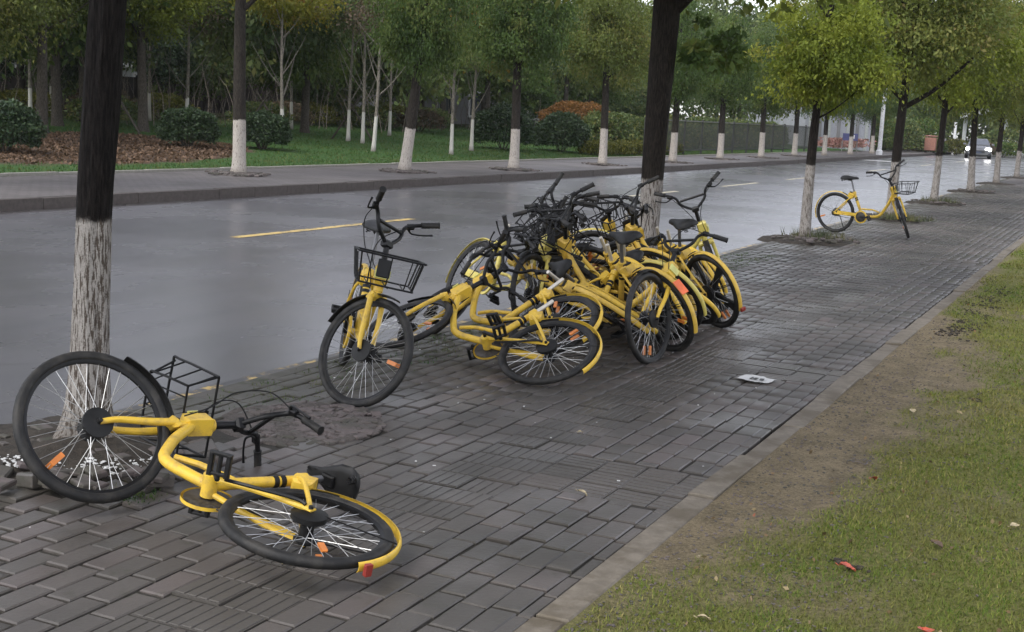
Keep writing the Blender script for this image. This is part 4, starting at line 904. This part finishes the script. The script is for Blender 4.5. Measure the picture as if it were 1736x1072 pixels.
# ------------------------------------------------------------------ tree pits, mounds, rubble
M['rubble_pale'] = stone('small_pinkish_rubble', (.10, .088, .08), (.17, .138, .13), (.06, .06, .045))
M['grit_soil'] = soil('gritty_soil', (.055, .048, .042), (.13, .112, .10), 40)
def mound(name, label, c, rx, ry, h, mat, seed, n=22):
    b = MB(); vs = []; fs = []
    for i in range(n + 1):
        r = i / n
        for k in range(40):
            a = 2 * PI * k / 40; x, y = c[0] + rx * r * math.cos(a), c[1] + ry * r * math.sin(a)
            z = h * (1 - r * r) ** 1.2 + .022 * noise.noise(Vector((x * 5, y * 5, seed))) + .014 * noise.noise(Vector((x * 14, y * 14, seed))) - (.03 if i == n else 0)
            vs.append((x, y, z + sw_z(x, y) * .6 + .003))
    for i in range(n):
        for k in range(40): l = (k + 1) % 40; fs.append((i * 40 + k, (i + 1) * 40 + k, (i + 1) * 40 + l, i * 40 + l))
    b.add(vs, fs); return tag(b.build(name, mat, None, 70), label, None, None, 'structure')
mound('earth_mound', 'bare dark earth round the foot of the nearest tree', TREE1, .62, .66, .045, M['soil'], 1)
mound('earth_mound', 'rough earth and rubble bed right of the nearest tree', PATCH, .42, .48, .002, M['grit_soil'], 2)
for k, (x, y) in enumerate(NEAR_TREES[1:]): mound('earth_mound', 'bare earth in the pit of a street tree', (x, y), .66, .72, .05, M['soil'], 3 + k, 12)
def chunks(name, label, pts, mat, smin, smax, seed, flat=.6):
    rs = random.Random(seed); b = MB()
    for (x, y, z) in pts:
        s = rs.uniform(smin, smax); d = (s * rs.uniform(.7, 1.5), s * rs.uniform(.5, 1.0), s * flat * rs.uniform(.5, 1))
        b.box((x, y, z + d[2] * .25), d, Matrix.Rotation(rs.uniform(0, 6.28), 3, 'Z') @ Matrix.Rotation(rs.gauss(0, .18), 3, 'X'), min(d) * .22, rs.random())
    o = b.build(name, mat, None, 0, True)
    return tag(o, label, None, None, 'stuff')
rs = random.Random(9)
def disc(c, rx, ry, n, z=.02, p=.5):
    out = []
    for _ in range(n): a = rs.uniform(0, 2 * PI); r = rs.random() ** p; out.append((c[0] + rx * r * math.cos(a), c[1] + ry * r * math.sin(a), z))
    return out
M['weed'] = grass_mat('grey_green_weeds', [(0, (.045, .06, .03)), (.6, (.08, .10, .05)), (1, (.14, .14, .09))])
chunks('brick_rubble', 'small broken reddish brick pieces in a worn patch of the pavement', disc(PATCH, .40, .46, 620, .005), M['rubble_pale'], .02, .06, 1, .35)
chunks('brick_rubble', 'loose broken pieces round the foot of the nearest tree', disc((-3.95, 4.1), .55, .55, 60, .06), M['rubble'], .03, .09, 2, .5)
chunks('lime_flakes', 'white lime flakes on the earth under the nearest tree', disc((-3.92, 4.12), .36, .22, 260, .058, .7) + disc((-4.16, 3.86), .14, .10, 110, .066, .7), M['flake'], .004, .018, 3, .4)
for k, (x, y) in enumerate(NEAR_TREES[1:6]): chunks('pit_stones', 'pale stones and debris in a tree pit', disc((x + .15, y - .1), .62, .62, 70, .045), M['rubble'], .03, .09, 10 + k, .5)
for k, (x, y, *_r) in enumerate(FT[:9]):
    mound('earth_mound', 'small rubble mound round a whitewashed far tree', (x, y), .62, .62, .07, M['grit_soil'], 30 + k, 8).location.z = .05
    chunks('pit_stones', 'pale cobbles heaped round a whitewashed far tree', disc((x + .1, y - .1), .75, .6, 70, .08), M['rubble_pale'], .04, .11, 40 + k, .5)
# loose heaved bricks by the nearest tree
bm_ = MB(); bm_.box((0, 0, 0), (.22, .11, .06), ch=.008); bme = bm_.mesh('loose_brick', M['paver'], 0)
for k, (x, y, z, a, t1, t2_, lb) in enumerate([(-4.12, 3.72, .055, .5, .12, .2, 'tilted loose paving brick left of the fallen bicycle wheel'), (-3.86, 3.82, .05, 1.4, -.15, .1, 'loose paving brick lying in front of the nearest tree'), (-3.62, 4.42, .055, .9, .2, -.18, 'loose paving brick between the fallen bicycle and the tree'), (-4.32, 3.86, .06, 1.9, .1, .25, 'loose paving brick at the left frame edge'), (-3.55, 4.12, .035, 2.4, .1, .12, 'sunken loose paving brick under the fallen bicycle frame')]):
    o = put('loose_brick', bme); o.location = (x, y, z); o.rotation_euler = (t1, t2_, a); tag(o, lb, 'brick', 'loose bricks round the nearest tree')
# weeds in the pits
def tufts(name, label, pts, hmin, hmax, w, mat, seed, per=14, spread=.05):
    g = np.random.default_rng(seed); P = np.repeat(np.array(pts), per, 0); n = len(P); P[:, :2] += g.normal(0, spread, (n, 2))
    a = g.uniform(0, 2 * PI, n); l = g.uniform(hmin, hmax, n); tilt = g.uniform(.1, .9, n); ww = w * g.uniform(.6, 1.3, n)
    dx, dy = np.cos(a), np.sin(a); tip = P + np.stack([dx * l * tilt, dy * l * tilt, l], 1); s = np.stack([-dy * ww, dx * ww, np.zeros(n)], 1)
    V = np.stack([P - s, P + s, tip], 1).reshape(-1, 3); F = np.arange(n * 3).reshape(n, 3)
    o = put(name, np_mesh(name, V, F, mat, g.uniform(0, 1, n))); return tag(o, label, None, None, 'stuff')
tufts('weeds', 'grey green weeds at the foot of the tree by the lone bicycle', disc((-3.75, 24.2), .5, .5, 60, .04) + disc((-4.1, 18.6), .4, .35, 30, .05) + disc((-4.1, 31.2), .4, .4, 25, .05), .04, .16, .006, M['weed'], 1, 10)
tufts('moss', 'moss and short weeds along the road edge of the pavement', [(rs.uniform(-4.45, -3.9), rs.uniform(4.6, 16), .0) for _ in range(500)] + disc((-3.62, 3.9), .22, .10, 60, .02), .004, .022, .003, M['grass_far'], 2, 10, .03)
# ------------------------------------------------------------------ grass and litter on the lawn
g = np.random.default_rng(4); n = 480000
u = g.uniform(0, 1, n); y = 2.6 + 26 * u ** 2.1; x = -1.47 + g.uniform(0, 1, n) * (1.2 + .33 * y)
keep = np.array([cover(a, b_) for a, b_ in zip(x[::1], y[::1])]) > g.uniform(.04, .96, n)
x, y = x[keep], y[keep]; n = len(x); z = np.array([near_z(a, b_) for a, b_ in zip(x, y)])
a = g.uniform(0, 2 * PI, n); l = g.uniform(.006, .021, n) * (1 + .03 * y); tl = g.uniform(.3, 1.6, n); w = (.0009 + .00034 * y) * g.uniform(.7, 1.3, n)
P = np.stack([x, y, z - .003], 1); dx, dy = np.cos(a), np.sin(a); tip = P + np.stack([dx * l * tl, dy * l * tl, l], 1); s = np.stack([-dy * w, dx * w, 0 * w], 1)
o = put('grass', np_mesh('grass', np.stack([P - s, P + s, tip], 1).reshape(-1, 3), np.arange(3 * n).reshape(n, 3), M['grass'], np.clip(g.normal(.42, .22, n) + .22 * np.sin(x * 2.1 + y * .7) * np.cos(y * 1.9 - x), 0, 1)))
tag(o, 'short yellow green grass blades on the near lawn', None, None, 'stuff')
n = 70000; x = -18 - 16 * g.uniform(0, 1, n) ** 1.5; y = 12 + 60 * g.uniform(0, 1, n); z = np.array([terr(a, b_) for a, b_ in zip(x, y)])
yy = y + .62 * x; ok = ((x + 23) / 3.7) ** 2 + ((yy - 9) / 6.9) ** 2 > g.uniform(.8, 1.3, n); x, y, z = x[ok], y[ok], z[ok]; n = len(x)
a = g.uniform(0, 2 * PI, n); l = g.uniform(.03, .08, n); w = .012 * g.uniform(.7, 1.3, n); P = np.stack([x, y, z - .01], 1); dx, dy = np.cos(a), np.sin(a)
tip = P + np.stack([dx * l * .6, dy * l * .6, l], 1); s = np.stack([-dy * w, dx * w, 0 * w], 1)
o = put('park_grass', np_mesh('park_grass', np.stack([P - s, P + s, tip], 1).reshape(-1, 3), np.arange(3 * n).reshape(n, 3), M['grass_far'], g.uniform(0, 1, n))); tag(o, 'deep green grass of the park lawn', None, None, 'stuff')
# mulch leaves
n = 9000; r_ = np.sqrt(g.uniform(0, 1, n)); aa = g.uniform(0, 2 * PI, n); x = -23 + 3.6 * r_ * np.cos(aa); y = 9 + 6.7 * r_ * np.sin(aa) - .62 * x
V, F = leaf_cloud(np.stack([x, y, np.array([terr(a, b_) for a, b_ in zip(x, y)]) + .015], 1), .10, 3, .0, .6)
o = put('leaf_mulch', np_mesh('leaf_mulch', V, F, leaf_mat('mulch_leaves', [(0, (.05, .03, .018)), (.5, (.13, .08, .05)), (1, (.24, .155, .10))], .1), g.uniform(0, 1, n))); tag(o, 'brown fallen leaves on the mulch bed', None, None, 'stuff')
# dark crumbs of earth on the near lawn, in clusters
pts = []
for _ in range(34):
    y = 3.3 + 13 * rs.random() ** 1.5; x = -1.2 + rs.random() * (.9 + .3 * y); m = rs.randint(3, 16); el = rs.uniform(0, PI)
    for _k in range(m):
        q = rs.gauss(0, .055); r = rs.gauss(0, .02); px, py = x + q * math.cos(el) - r * math.sin(el), y + q * math.sin(el) + r * math.cos(el); pts.append((px, py, near_z(px, py) + .004))
for _ in range(12):
    y = 10.2 + rs.random() * 4.2; x = -1.28 + rs.random() * .22
    for _k in range(30): px, py = x + rs.gauss(0, .06), y + rs.gauss(0, .10); pts.append((px, py, near_z(px, py) + .004))
chunks('earth_crumbs', 'dark crumbs of earth scattered over the near lawn', pts, M['soil'], .006, .022, 20, .7)
chunks('pale_crumbs', 'pale lime crumbs on bare earth beside the edging', disc((-1.24, 5.72), .20, .22, 80, -.004, .8) + disc((-1.08, 6.35), .06, .07, 26, .006), M['rubble_pale'], .004, .014, 21, .4)
chunks('grit', 'small pale specks on the wet pavement', [(rs.uniform(-4.3, -1.7), rs.uniform(3.2, 11), .004) for _ in range(70)], M['flake'], .004, .013, 22, .5)
pts = []
for _ in range(5200):
    y = 3.0 + 13 * rs.random() ** 1.6; x = -1.48 + abs(rs.gauss(0, .55)); pts.append((x, y, near_z(x, y) + .001))
chunks('earth_grains', 'small grains of earth and grit on the bare strip of the lawn', pts, M['rubble_pale'], .004, .012, 23, .6)
n = 520; y = 3.1 + 12 * g.uniform(0, 1, n) ** 1.4; x = -1.45 + g.uniform(0, 1, n) * (.9 + .3 * y)
V, F = leaf_cloud(np.stack([x, y, np.array([near_z(a, b_) for a, b_ in zip(x, y)]) + .012], 1), .022, 55, .0, .6)
o = put('leaf_litter', np_mesh('leaf_litter', V, F, leaf_mat('small_leaf_litter', [(0, (.05, .035, .02)), (.5, (.16, .10, .05)), (.85, (.34, .27, .15)), (1, (.30, .09, .05))], .1), g.uniform(0, 1, n))); tag(o, 'tiny dry leaf scraps scattered over the near lawn', None, None, 'stuff')
# leaves one can count
def leaf_obj(x, y, col, s, rot, lb, zf, grp, seed):
    b = MB(); rs2 = random.Random(seed); n = 9; vs = []; fs = []
    for i in range(n):
        t = i / (n - 1); w = s * .36 * math.sin(PI * min(1, t * 1.02 + .02)) ** .8 * (1 + .12 * math.sin(t * 20)); zz = s * (.12 * math.sin(t * 3 + rs2.uniform(0, 1)))
        for k in (-1, 0, 1): vs.append(((t - .5) * s, k * w, zz + abs(k) * s * .13 + .002))
    for i in range(n - 1):
        for k in range(2): fs.append((i * 3 + k, (i + 1) * 3 + k, (i + 1) * 3 + k + 1, i * 3 + k + 1))
    b.add(vs, fs); b.tube([(-.5 * s, 0, .003), (-.75 * s, .06 * s, .008)], .0012, 4)
    o = b.build('fallen_leaf', M[col], None, 60); o.location = (x, y, zf(x, y) + .012); o.rotation_euler = (rs2.uniform(-.3, .3), rs2.uniform(-.3, .3), rot); tag(o, lb, 'leaf', grp)
M['l_red'] = simple('red_leaf', (.42, .085, .045), .5, 0, .35, 60); M['l_pale'] = simple('pale_dry_leaf', (.40, .33, .20), .6, 0, .3, 60); M['l_brown'] = simple('brown_dead_leaf', (.10, .065, .04), .6, 0, .3, 60)
GL = 'fallen leaves on the near lawn'
for i, (x, y, c, s, a, lb) in enumerate([(-.80, 4.66, 'l_red', .062, .3, 'red leaf lying alone on the grass in the lower right'), (-.95, 6.02, 'l_red', .050, 1.2, 'smaller red leaf farther up the lawn towards the bare earth'), (-.46, 4.22, 'l_red', .075, 2.0, 'dark red leaf cut by the bottom edge of the picture'),
      (-1.30, 4.50, 'l_pale', .052, 1.4, 'pale curled dry leaf on the grass near the edging'), (-1.12, 3.95, 'l_pale', .045, .4, 'pale dry leaf low on the lawn close to the earth strip'), (-.62, 6.72, 'l_pale', .045, 2.2, 'pale leaf high on the lawn near the right edge'), (-.30, 5.6, 'l_pale', .045, .7, 'small pale leaf by the right edge, level with the bare earth'),
      (-1.02, 7.6, 'l_pale', .05, 1.9, 'pale leaf on the bare brown earth of the lawn'), (-.15, 4.5, 'l_brown', .07, 1.0, 'brown dead leaf in the lower right corner'), (-.55, 5.1, 'l_brown', .06, 2.6, 'brown dead leaf between the two red leaves')]):
    leaf_obj(x, y, c, s, a, lb, near_z, GL, i)
for i, (x, y, c, s, a, lb) in enumerate([(-2.0, 5.02, 'l_pale', .045, .2, 'pale scrap of leaf on the pavers near the edging'), (-2.42, 6.0, 'l_pale', .035, 1.1, 'tiny pale leaf scrap on the grooved pavers'), (-3.05, 3.95, 'l_brown', .04, .5, 'brown leaf scrap on the pavers under the fallen bicycle'), (-2.55, 3.62, 'l_pale', .04, 2.0, 'pale leaf scrap on the pavers below the rear wheel')]):
    leaf_obj(x, y, c, s, a, lb, lambda a_, b_: sw_z(a_, b_), 'leaf scraps on the pavers', 30 + i)
# white paper wrapper with dark print
pt = empty('paper_wrapper', (-2.05, 8.02, .004)); pt.rotation_euler = (0, 0, R(-8)); tag(pt, 'flattened white paper wrapper with three dark marks lying on the pavers', 'wrapper')
b = MB(); vs = []; fs = []; n, m = 12, 8
for i in range(n):
    for j in range(m):
        x, y = (i / (n - 1) - .5) * .215, (j / (m - 1) - .5) * (.19 - .05 * abs(i / (n - 1) - .4)); vs.append((x, y, .008 + .006 * noise.noise(Vector((x * 17, y * 17, 2))) + .004 * noise.noise(Vector((x * 50, y * 50, 4)))))
for i in range(n - 1):
    for j in range(m - 1): fs.append((i * m + j, (i + 1) * m + j, (i + 1) * m + j + 1, i * m + j + 1))
b.add(vs, fs); b.build('sheet', simple('white_paper', (.55, .55, .53), .7, 0, .06, 40), pt, 70)
for k, (x, w) in enumerate(((-.018, .013), (.008, .022), (.05, .026))):
    MB().box((x, -.032, .0165), (w, .055, .002), Matrix.Rotation(.25 if k == 2 else .05, 3, 'Z')).build('printed_mark', M['black'], pt)
# ------------------------------------------------------------------ far structures
# dark iron park fence
fx0, fy0, fx1, fy1 = -18.5, 51.0, -18.6, 82.0
ft = empty('park_fence', (fx0, fy0, .05)); tag(ft, 'tall dark iron park fence with a pale top rail behind the far pavement', 'fence')
M['fence'] = simple('dark_fence_iron', (.045, .047, .043), .6); M['rail'] = simple('grey_fence_rail', (.19, .19, .18), .6)
MB().box((0, 15.5, 1.52), (.05, 31, .05)).build('rail', M['rail'], ft); MB().box((0, 15.5, .22), (.05, 31, .05)).build('rail', M['fence'], ft)
pm = MB(); pm.box((0, 0, .8), (.08, .08, 1.62), ch=.01); pme = pm.mesh('post', M['fence'])
for k in range(13): o = put('post', pme, ft); o.location = (0, k * 2.58, 0)
b = MB()
for k in range(250): b.box((0, .06 + k * .124, .84), (.018, .018, 1.30))
o = b.build('bars', M['fence'], ft, 0); o['kind'] = 'stuff'
for k in range(10):
    x = -20.6 - .5 * (k % 2); bush('hedge_bush', 'tall dark hedge bush behind the iron fence, %s from the left' % ORD[k], 'dark hedge bushes behind the iron fence', (x, 52 + 3.2 * k, .05), M['leaf_dark'], 1.2, 1.9, 1.0, 3200, .15, 120 + k, 'hedge')
# boundary wall and buildings seen between the trunks
M['wall_dark'] = simple('dark_boundary_wall', (.040, .032, .028), .8, 0, .3, 2); M['bld'] = simple('pale_render', (.50, .51, .54), .8, 0, .08, 1.5); M['bld_grey'] = simple('grey_render', (.20, .20, .20), .8, 0, .12, 1.5); M['bld_pale'] = simple('blue_grey_render', (.34, .35, .38), .8, 0, .08, 1.5); M['glass'] = simple('dark_window_glass', (.05, .06, .07), .12); M['trim'] = simple('white_trim', (.72, .72, .72), .6); M['canopy'] = simple('grey_white_canopy', (.38, .40, .38), .7)
def wall(name, label, p0, p1, z0, h, th, mat, coping=None):
    p0, p1 = Vector(p0), Vector(p1); d = p1 - p0; t = empty(name, (p0.x, p0.y, z0)); t.rotation_euler = (0, 0, math.atan2(d.y, d.x)); tag(t, label, 'wall'); L = d.length
    MB().box((L / 2, 0, h / 2), (L, th, h)).build('wall_panel', mat, t)
    MB().box((L / 2, 0, h + .05), (L + .05, th + .1, .1)).build('coping', coping or mat, t)
    for k in range(int(L / 4)): MB().box((2 + 4 * k, -th / 2 - .02, h / 2), (.3, .12, h - .003)).build('pier', mat, t)
    return t
wall('boundary_wall', 'long dark boundary wall seen between the park trees', (-50, 34, 0), (-36, 78, 0), .5, 1.75, .25, M['wall_dark'])
def building(name, label, p0, ang, L, D, H, mat, floors, nwin, roof=None):
    t = empty(name, (*p0, 0)); t.rotation_euler = (0, 0, ang); tag(t, label, 'building')
    MB().box((L / 2, D / 2, H / 2), (L, D, H)).build('walls', mat, t); MB().box((L / 2, D / 2, H + .15), (L + .5, D + .5, .3)).build('roof', roof or M['trim'], t)
    fr = MB(); fr.box((0, 0, 0), (1.5, .10, 1.5)); fm = fr.mesh('window', M['trim'], 0); pn = MB(); pn.box((0, -.06, 0), (1.25, .03, 1.25)); pme_ = pn.mesh('pane', M['glass'], 0)
    for f in range(floors):
        for k in range(nwin):
            w = put('window', fm, t); w.location = ((k + .5) * L / nwin, -.03, 1.9 + f * 3.1); put('pane', pme_, w)
    return t
building('pale_building', 'long pale building glimpsed behind the boundary wall', (-53.5, 41), math.atan2(40, 14), 20, 8, 2.9, M['bld'], 1, 6)
building('grey_building', 'grey building behind the dark shrubs and the iron fence', (-36, 60), math.atan2(30, 6), 17, 8, 4.2, M['bld_grey'], 1, 6)
building('street_building', 'blue grey building with pale pilasters beyond the pink flower bed', (-21.5, 92), math.atan2(6, 5.5), 5.6, 8, 3.6, M['bld_pale'], 1, 0)
wb = [o for o in bpy.data.objects if o.name.startswith('street_building')][0]
for k in range(7): MB().box((.4 + k * .8, -.05, 1.75), (.22, .10, 3.4)).build('pilaster', M['bld_grey'] if k % 2 else M['canopy'], wb)
# pink flower bed
g = np.random.default_rng(8); n = 2600; P = np.stack([-17.6 + .35 * g.normal(size=n) - 1.1 * g.uniform(0, 1, n), 84 + 10 * g.uniform(0, 1, n), .35 + .55 * g.uniform(0, 1, n)], 1); V, F = leaf_cloud(P, .18, 9, 0, .7)
tag(put('flower_bed', np_mesh('flower_bed', V, F, M['leaf_pink'], np.clip(P[:, 2] * 0 + g.uniform(0, .8, n), 0, 1))), 'pink flower bed beside the far pavement', None, None, 'stuff')
# blue notice board
t = empty('notice_board', (-16.75, 84.2, .05)); t.rotation_euler = (0, 0, R(35)); tag(t, 'small blue notice board with a white patch before the pink flowers', 'board')
MB().box((0, 0, 1.0), (1.0, .06, .45), ch=.01).build('panel', simple('blue_board', (.07, .075, .19), .5), t); MB().box((.1, -.04, 1.02), (.35, .012, .22)).build('white_patch', M['trim'], t)
for s in (-.5, .5): MB().tube([(s, .03, 0), (s, .03, .75)], .03, 8).build('leg', M['rail'], t)
# white lamp post
t = empty('lamp_post', (-14.75, 83.5, .05)); tag(t, 'tall white lamp post across the road behind the lone bicycle', 'lamp post')
MB().tube([(0, 0, 0), (.02, .0, 7.5)], [.135, .09], 12).build('pole', M['trim'], t); MB().lathe([(.2, 0), (.2, .25), (.14, .32)], (0, 0, 0), 'Z').build('base', M['trim'], t)
MB().tube(spline([(.02, 0, 7.4), (.4, -.1, 7.9), (1.4, -.2, 8.1)], 4), .045, 8).build('arm', M['trim'], t); MB().box((1.7, -.22, 8.1), (.7, .26, .12), ch=.03).build('lamp_head', M['rail'], t)
t = empty('lamp_post', (-13.9, 112, -.1)); tag(t, 'shorter white post near the orange box at the road end', 'lamp post')
MB().tube([(0, 0, 0), (.0, .0, 2.6)], .11, 10).build('pole', M['trim'], t)
# orange box
t = empty('orange_bin', (-14.6, 104, -.05)); tag(t, 'orange box standing by the road end left of the oncoming car', 'bin')
MB().box((0, 0, .75), (.8, .7, 1.0), ch=.05).build('body', simple('orange_plastic', (.30, .14, .10), .5), t); MB().box((0, 0, 1.36), (.88, .78, .1), ch=.03).build('lid', simple('orange_lid', (.27, .12, .09), .5), t)
for s in (-.3, .3): MB().box((s, 0, .1), (.12, .6, .2)).build('foot', M['blackp'], t)
# white gate canopy at the end of the road
t = empty('gate_canopy', (-9.2, 120, -.1)); tag(t, 'pale arched gate canopy behind the oncoming car', 'canopy')
P = [(-5.2 + 10.4 * k / 16, 0, 3.0 + 1.0 * math.sin(PI * k / 16)) for k in range(17)]
b = MB(); vs = [(x, yy_, z + dz) for x, _, z in P for yy_, dz in ((-1.5, 0), (1.5, 0), (1.5, .4), (-1.5, .4))]; fs = []
for i in range(16):
    for k in range(4): l = (k + 1) % 4; fs.append((i * 4 + k, (i + 1) * 4 + k, (i + 1) * 4 + l, i * 4 + l))
b.add(vs, fs + [(0, 1, 2, 3), (64 + 3, 64 + 2, 64 + 1, 64)]).build('roof', M['canopy'], t)
for x in (-4.9, -1.6, 1.6, 4.9): MB().box((x, 0, 1.5 + .2 * (abs(x) < 2)), (.3, .3, 3.0 + .7 * (abs(x) < 2)), ch=.02).build('post', M['canopy'], t)
bush('bush', 'bush under the pale gate canopy', None, (-10.6, 117, -.1), M['leaf_dark'], 2.2, 1.5, 1.3, 3000, .22, 200)
for k in range(6): bush('bush', 'low flowering bush along the end of the road, %s from the left' % ORD[k], 'low flowering bushes at the road end', (-18.5 + 1.7 * k, 106 + 1.2 * k, -.1), M[['leaf_hedge', 'leaf_brown', 'leaf_green'][k % 3]], 1.2, 1.2, .7, 1600, .2, 210 + k)
for k, (x, y) in enumerate([(-17.4, 98.5), (-16.6, 102.5), (-15.8, 107.0), (-18.8, 104.0)]):
    bush('bush', 'tall green bush right of the blue grey building at the road end, %s of four' % ORD[k], 'tall green bushes at the road end', (x, y, -.05), M[['leaf_green', 'leaf_dark'][k % 2]], 1.7, 1.7, 1.5, 3000, .2, 230 + k)
# ------------------------------------------------------------------ oncoming car
M['car'] = simple('grey_car_paint', (.16, .165, .175), .25, .5, .05, 3); M['carblk'] = simple('dark_car_trim', (.02, .02, .022), .4); M['carglass'] = simple('car_glass', (.10, .11, .13), .08)
t_ = NT('lit_headlight'); e = t_.n('ShaderNodeEmission', {'Color': (1, .98, .95, 1), 'Strength': 7.0}); t_.t.links.new(e.outputs[0], t_.out.inputs['Surface']); M['headlight'] = t_.m
car = empty('car', (-10.6, 99.5, ROAD_Z)); car.rotation_euler = (0, 0, R(7)); tag(car, 'grey oncoming car with both headlights lit', 'car')
def loft(secs, mat, nm, par, sm=35):
    b = MB(); m = len(secs[0]); vs = [p for s in secs for p in s]; fs = []
    for i in range(len(secs) - 1):
        for k in range(m): l = (k + 1) % m; fs.append((i * m + k, i * m + l, (i + 1) * m + l, (i + 1) * m + k))
    fs += [tuple(range(m - 1, -1, -1)), tuple((len(secs) - 1) * m + k for k in range(m))]; b.add(vs, fs); return b.build(nm, mat, par, sm)
def sec(y, w, z0, z1, r=.12): return [(-w + r, y, z0), (w - r, y, z0), (w, y, z0 + r), (w, y, z1 - r), (w - r, y, z1), (-w + r, y, z1), (-w, y, z1 - r), (-w, y, z0 + r)]
loft([sec(-.02, .74, .32, .62), sec(.12, .84, .24, .74), sec(.5, .89, .2, .86), (sec(1.2, .90, .2, .96)), sec(2.4, .90, .2, .98), sec(3.8, .89, .22, .98), sec(4.4, .84, .28, .94)], M['car'], 'body', car)
loft([sec(1.15, .78, .95, .99, .02), sec(1.85, .66, .95, 1.40, .10), sec(3.2, .66, .95, 1.44, .10), sec(4.1, .74, .95, 1.02, .02)], M['car'], 'cabin', car)
b = MB(); b.add([(-.70, 1.16, 1.01), (.70, 1.16, 1.01), (.58, 1.80, 1.375), (-.58, 1.80, 1.375)], [(0, 1, 2, 3)]); b.add([(-.70, 1.20, .99), (.70, 1.20, .99), (.58, 1.84, 1.355), (-.58, 1.84, 1.355)], [(3, 2, 1, 0)]); b.build('windscreen', M['carglass'], car, 0)
MB().box((0, .02, .50), (.9, .12, .22), ch=.03).build('grille', M['carblk'], car); MB().box((0, .06, .30), (1.3, .14, .14), ch=.03).build('bumper', M['carblk'], car); MB().box((0, -.06, .46), (.44, .02, .13)).build('number_plate', simple('dark_plate', (.03, .04, .07), .4), car)
for s in (-1, 1):
    b = MB(); b.box((s * .66, .08, .68), (.42, .14, .22), ch=.04); b.build('headlight', M['headlight'], car)
    MB().box((s * .98, 1.35, 1.02), (.2, .12, .14), ch=.03).build('mirror', M['car'], car)
    for y in (.85, 3.55):
        w = MB(); w.lathe([(.22, -.11), (.31, -.10), (.33, -.06), (.33, .06), (.31, .10), (.22, .11)], (s * .80, y, .33), 'X', 20); o = w.build('wheel', M['rubber'], car); MB().lathe([(.2, -.02), (.2, .02)], (s * .905, y, .33), 'X', 14).build('rim', M['steel'], o)

# ------------------------------------------------------------------ damp air
t = NT('damp_air'); v = t.n('ShaderNodeVolumePrincipled', {'Color': (.90, .92, .95, 1), 'Density': .0003, 'Anisotropy': .2}); t.t.links.new(v.outputs[0], t.out.inputs['Volume'])
b = MB(); b.box((0, 220, 14.3), (630, 590, 31.4)); o = b.build('haze', t.m, None, 0); tag(o, 'thin pale damp air over the street', None, None, 'stuff')
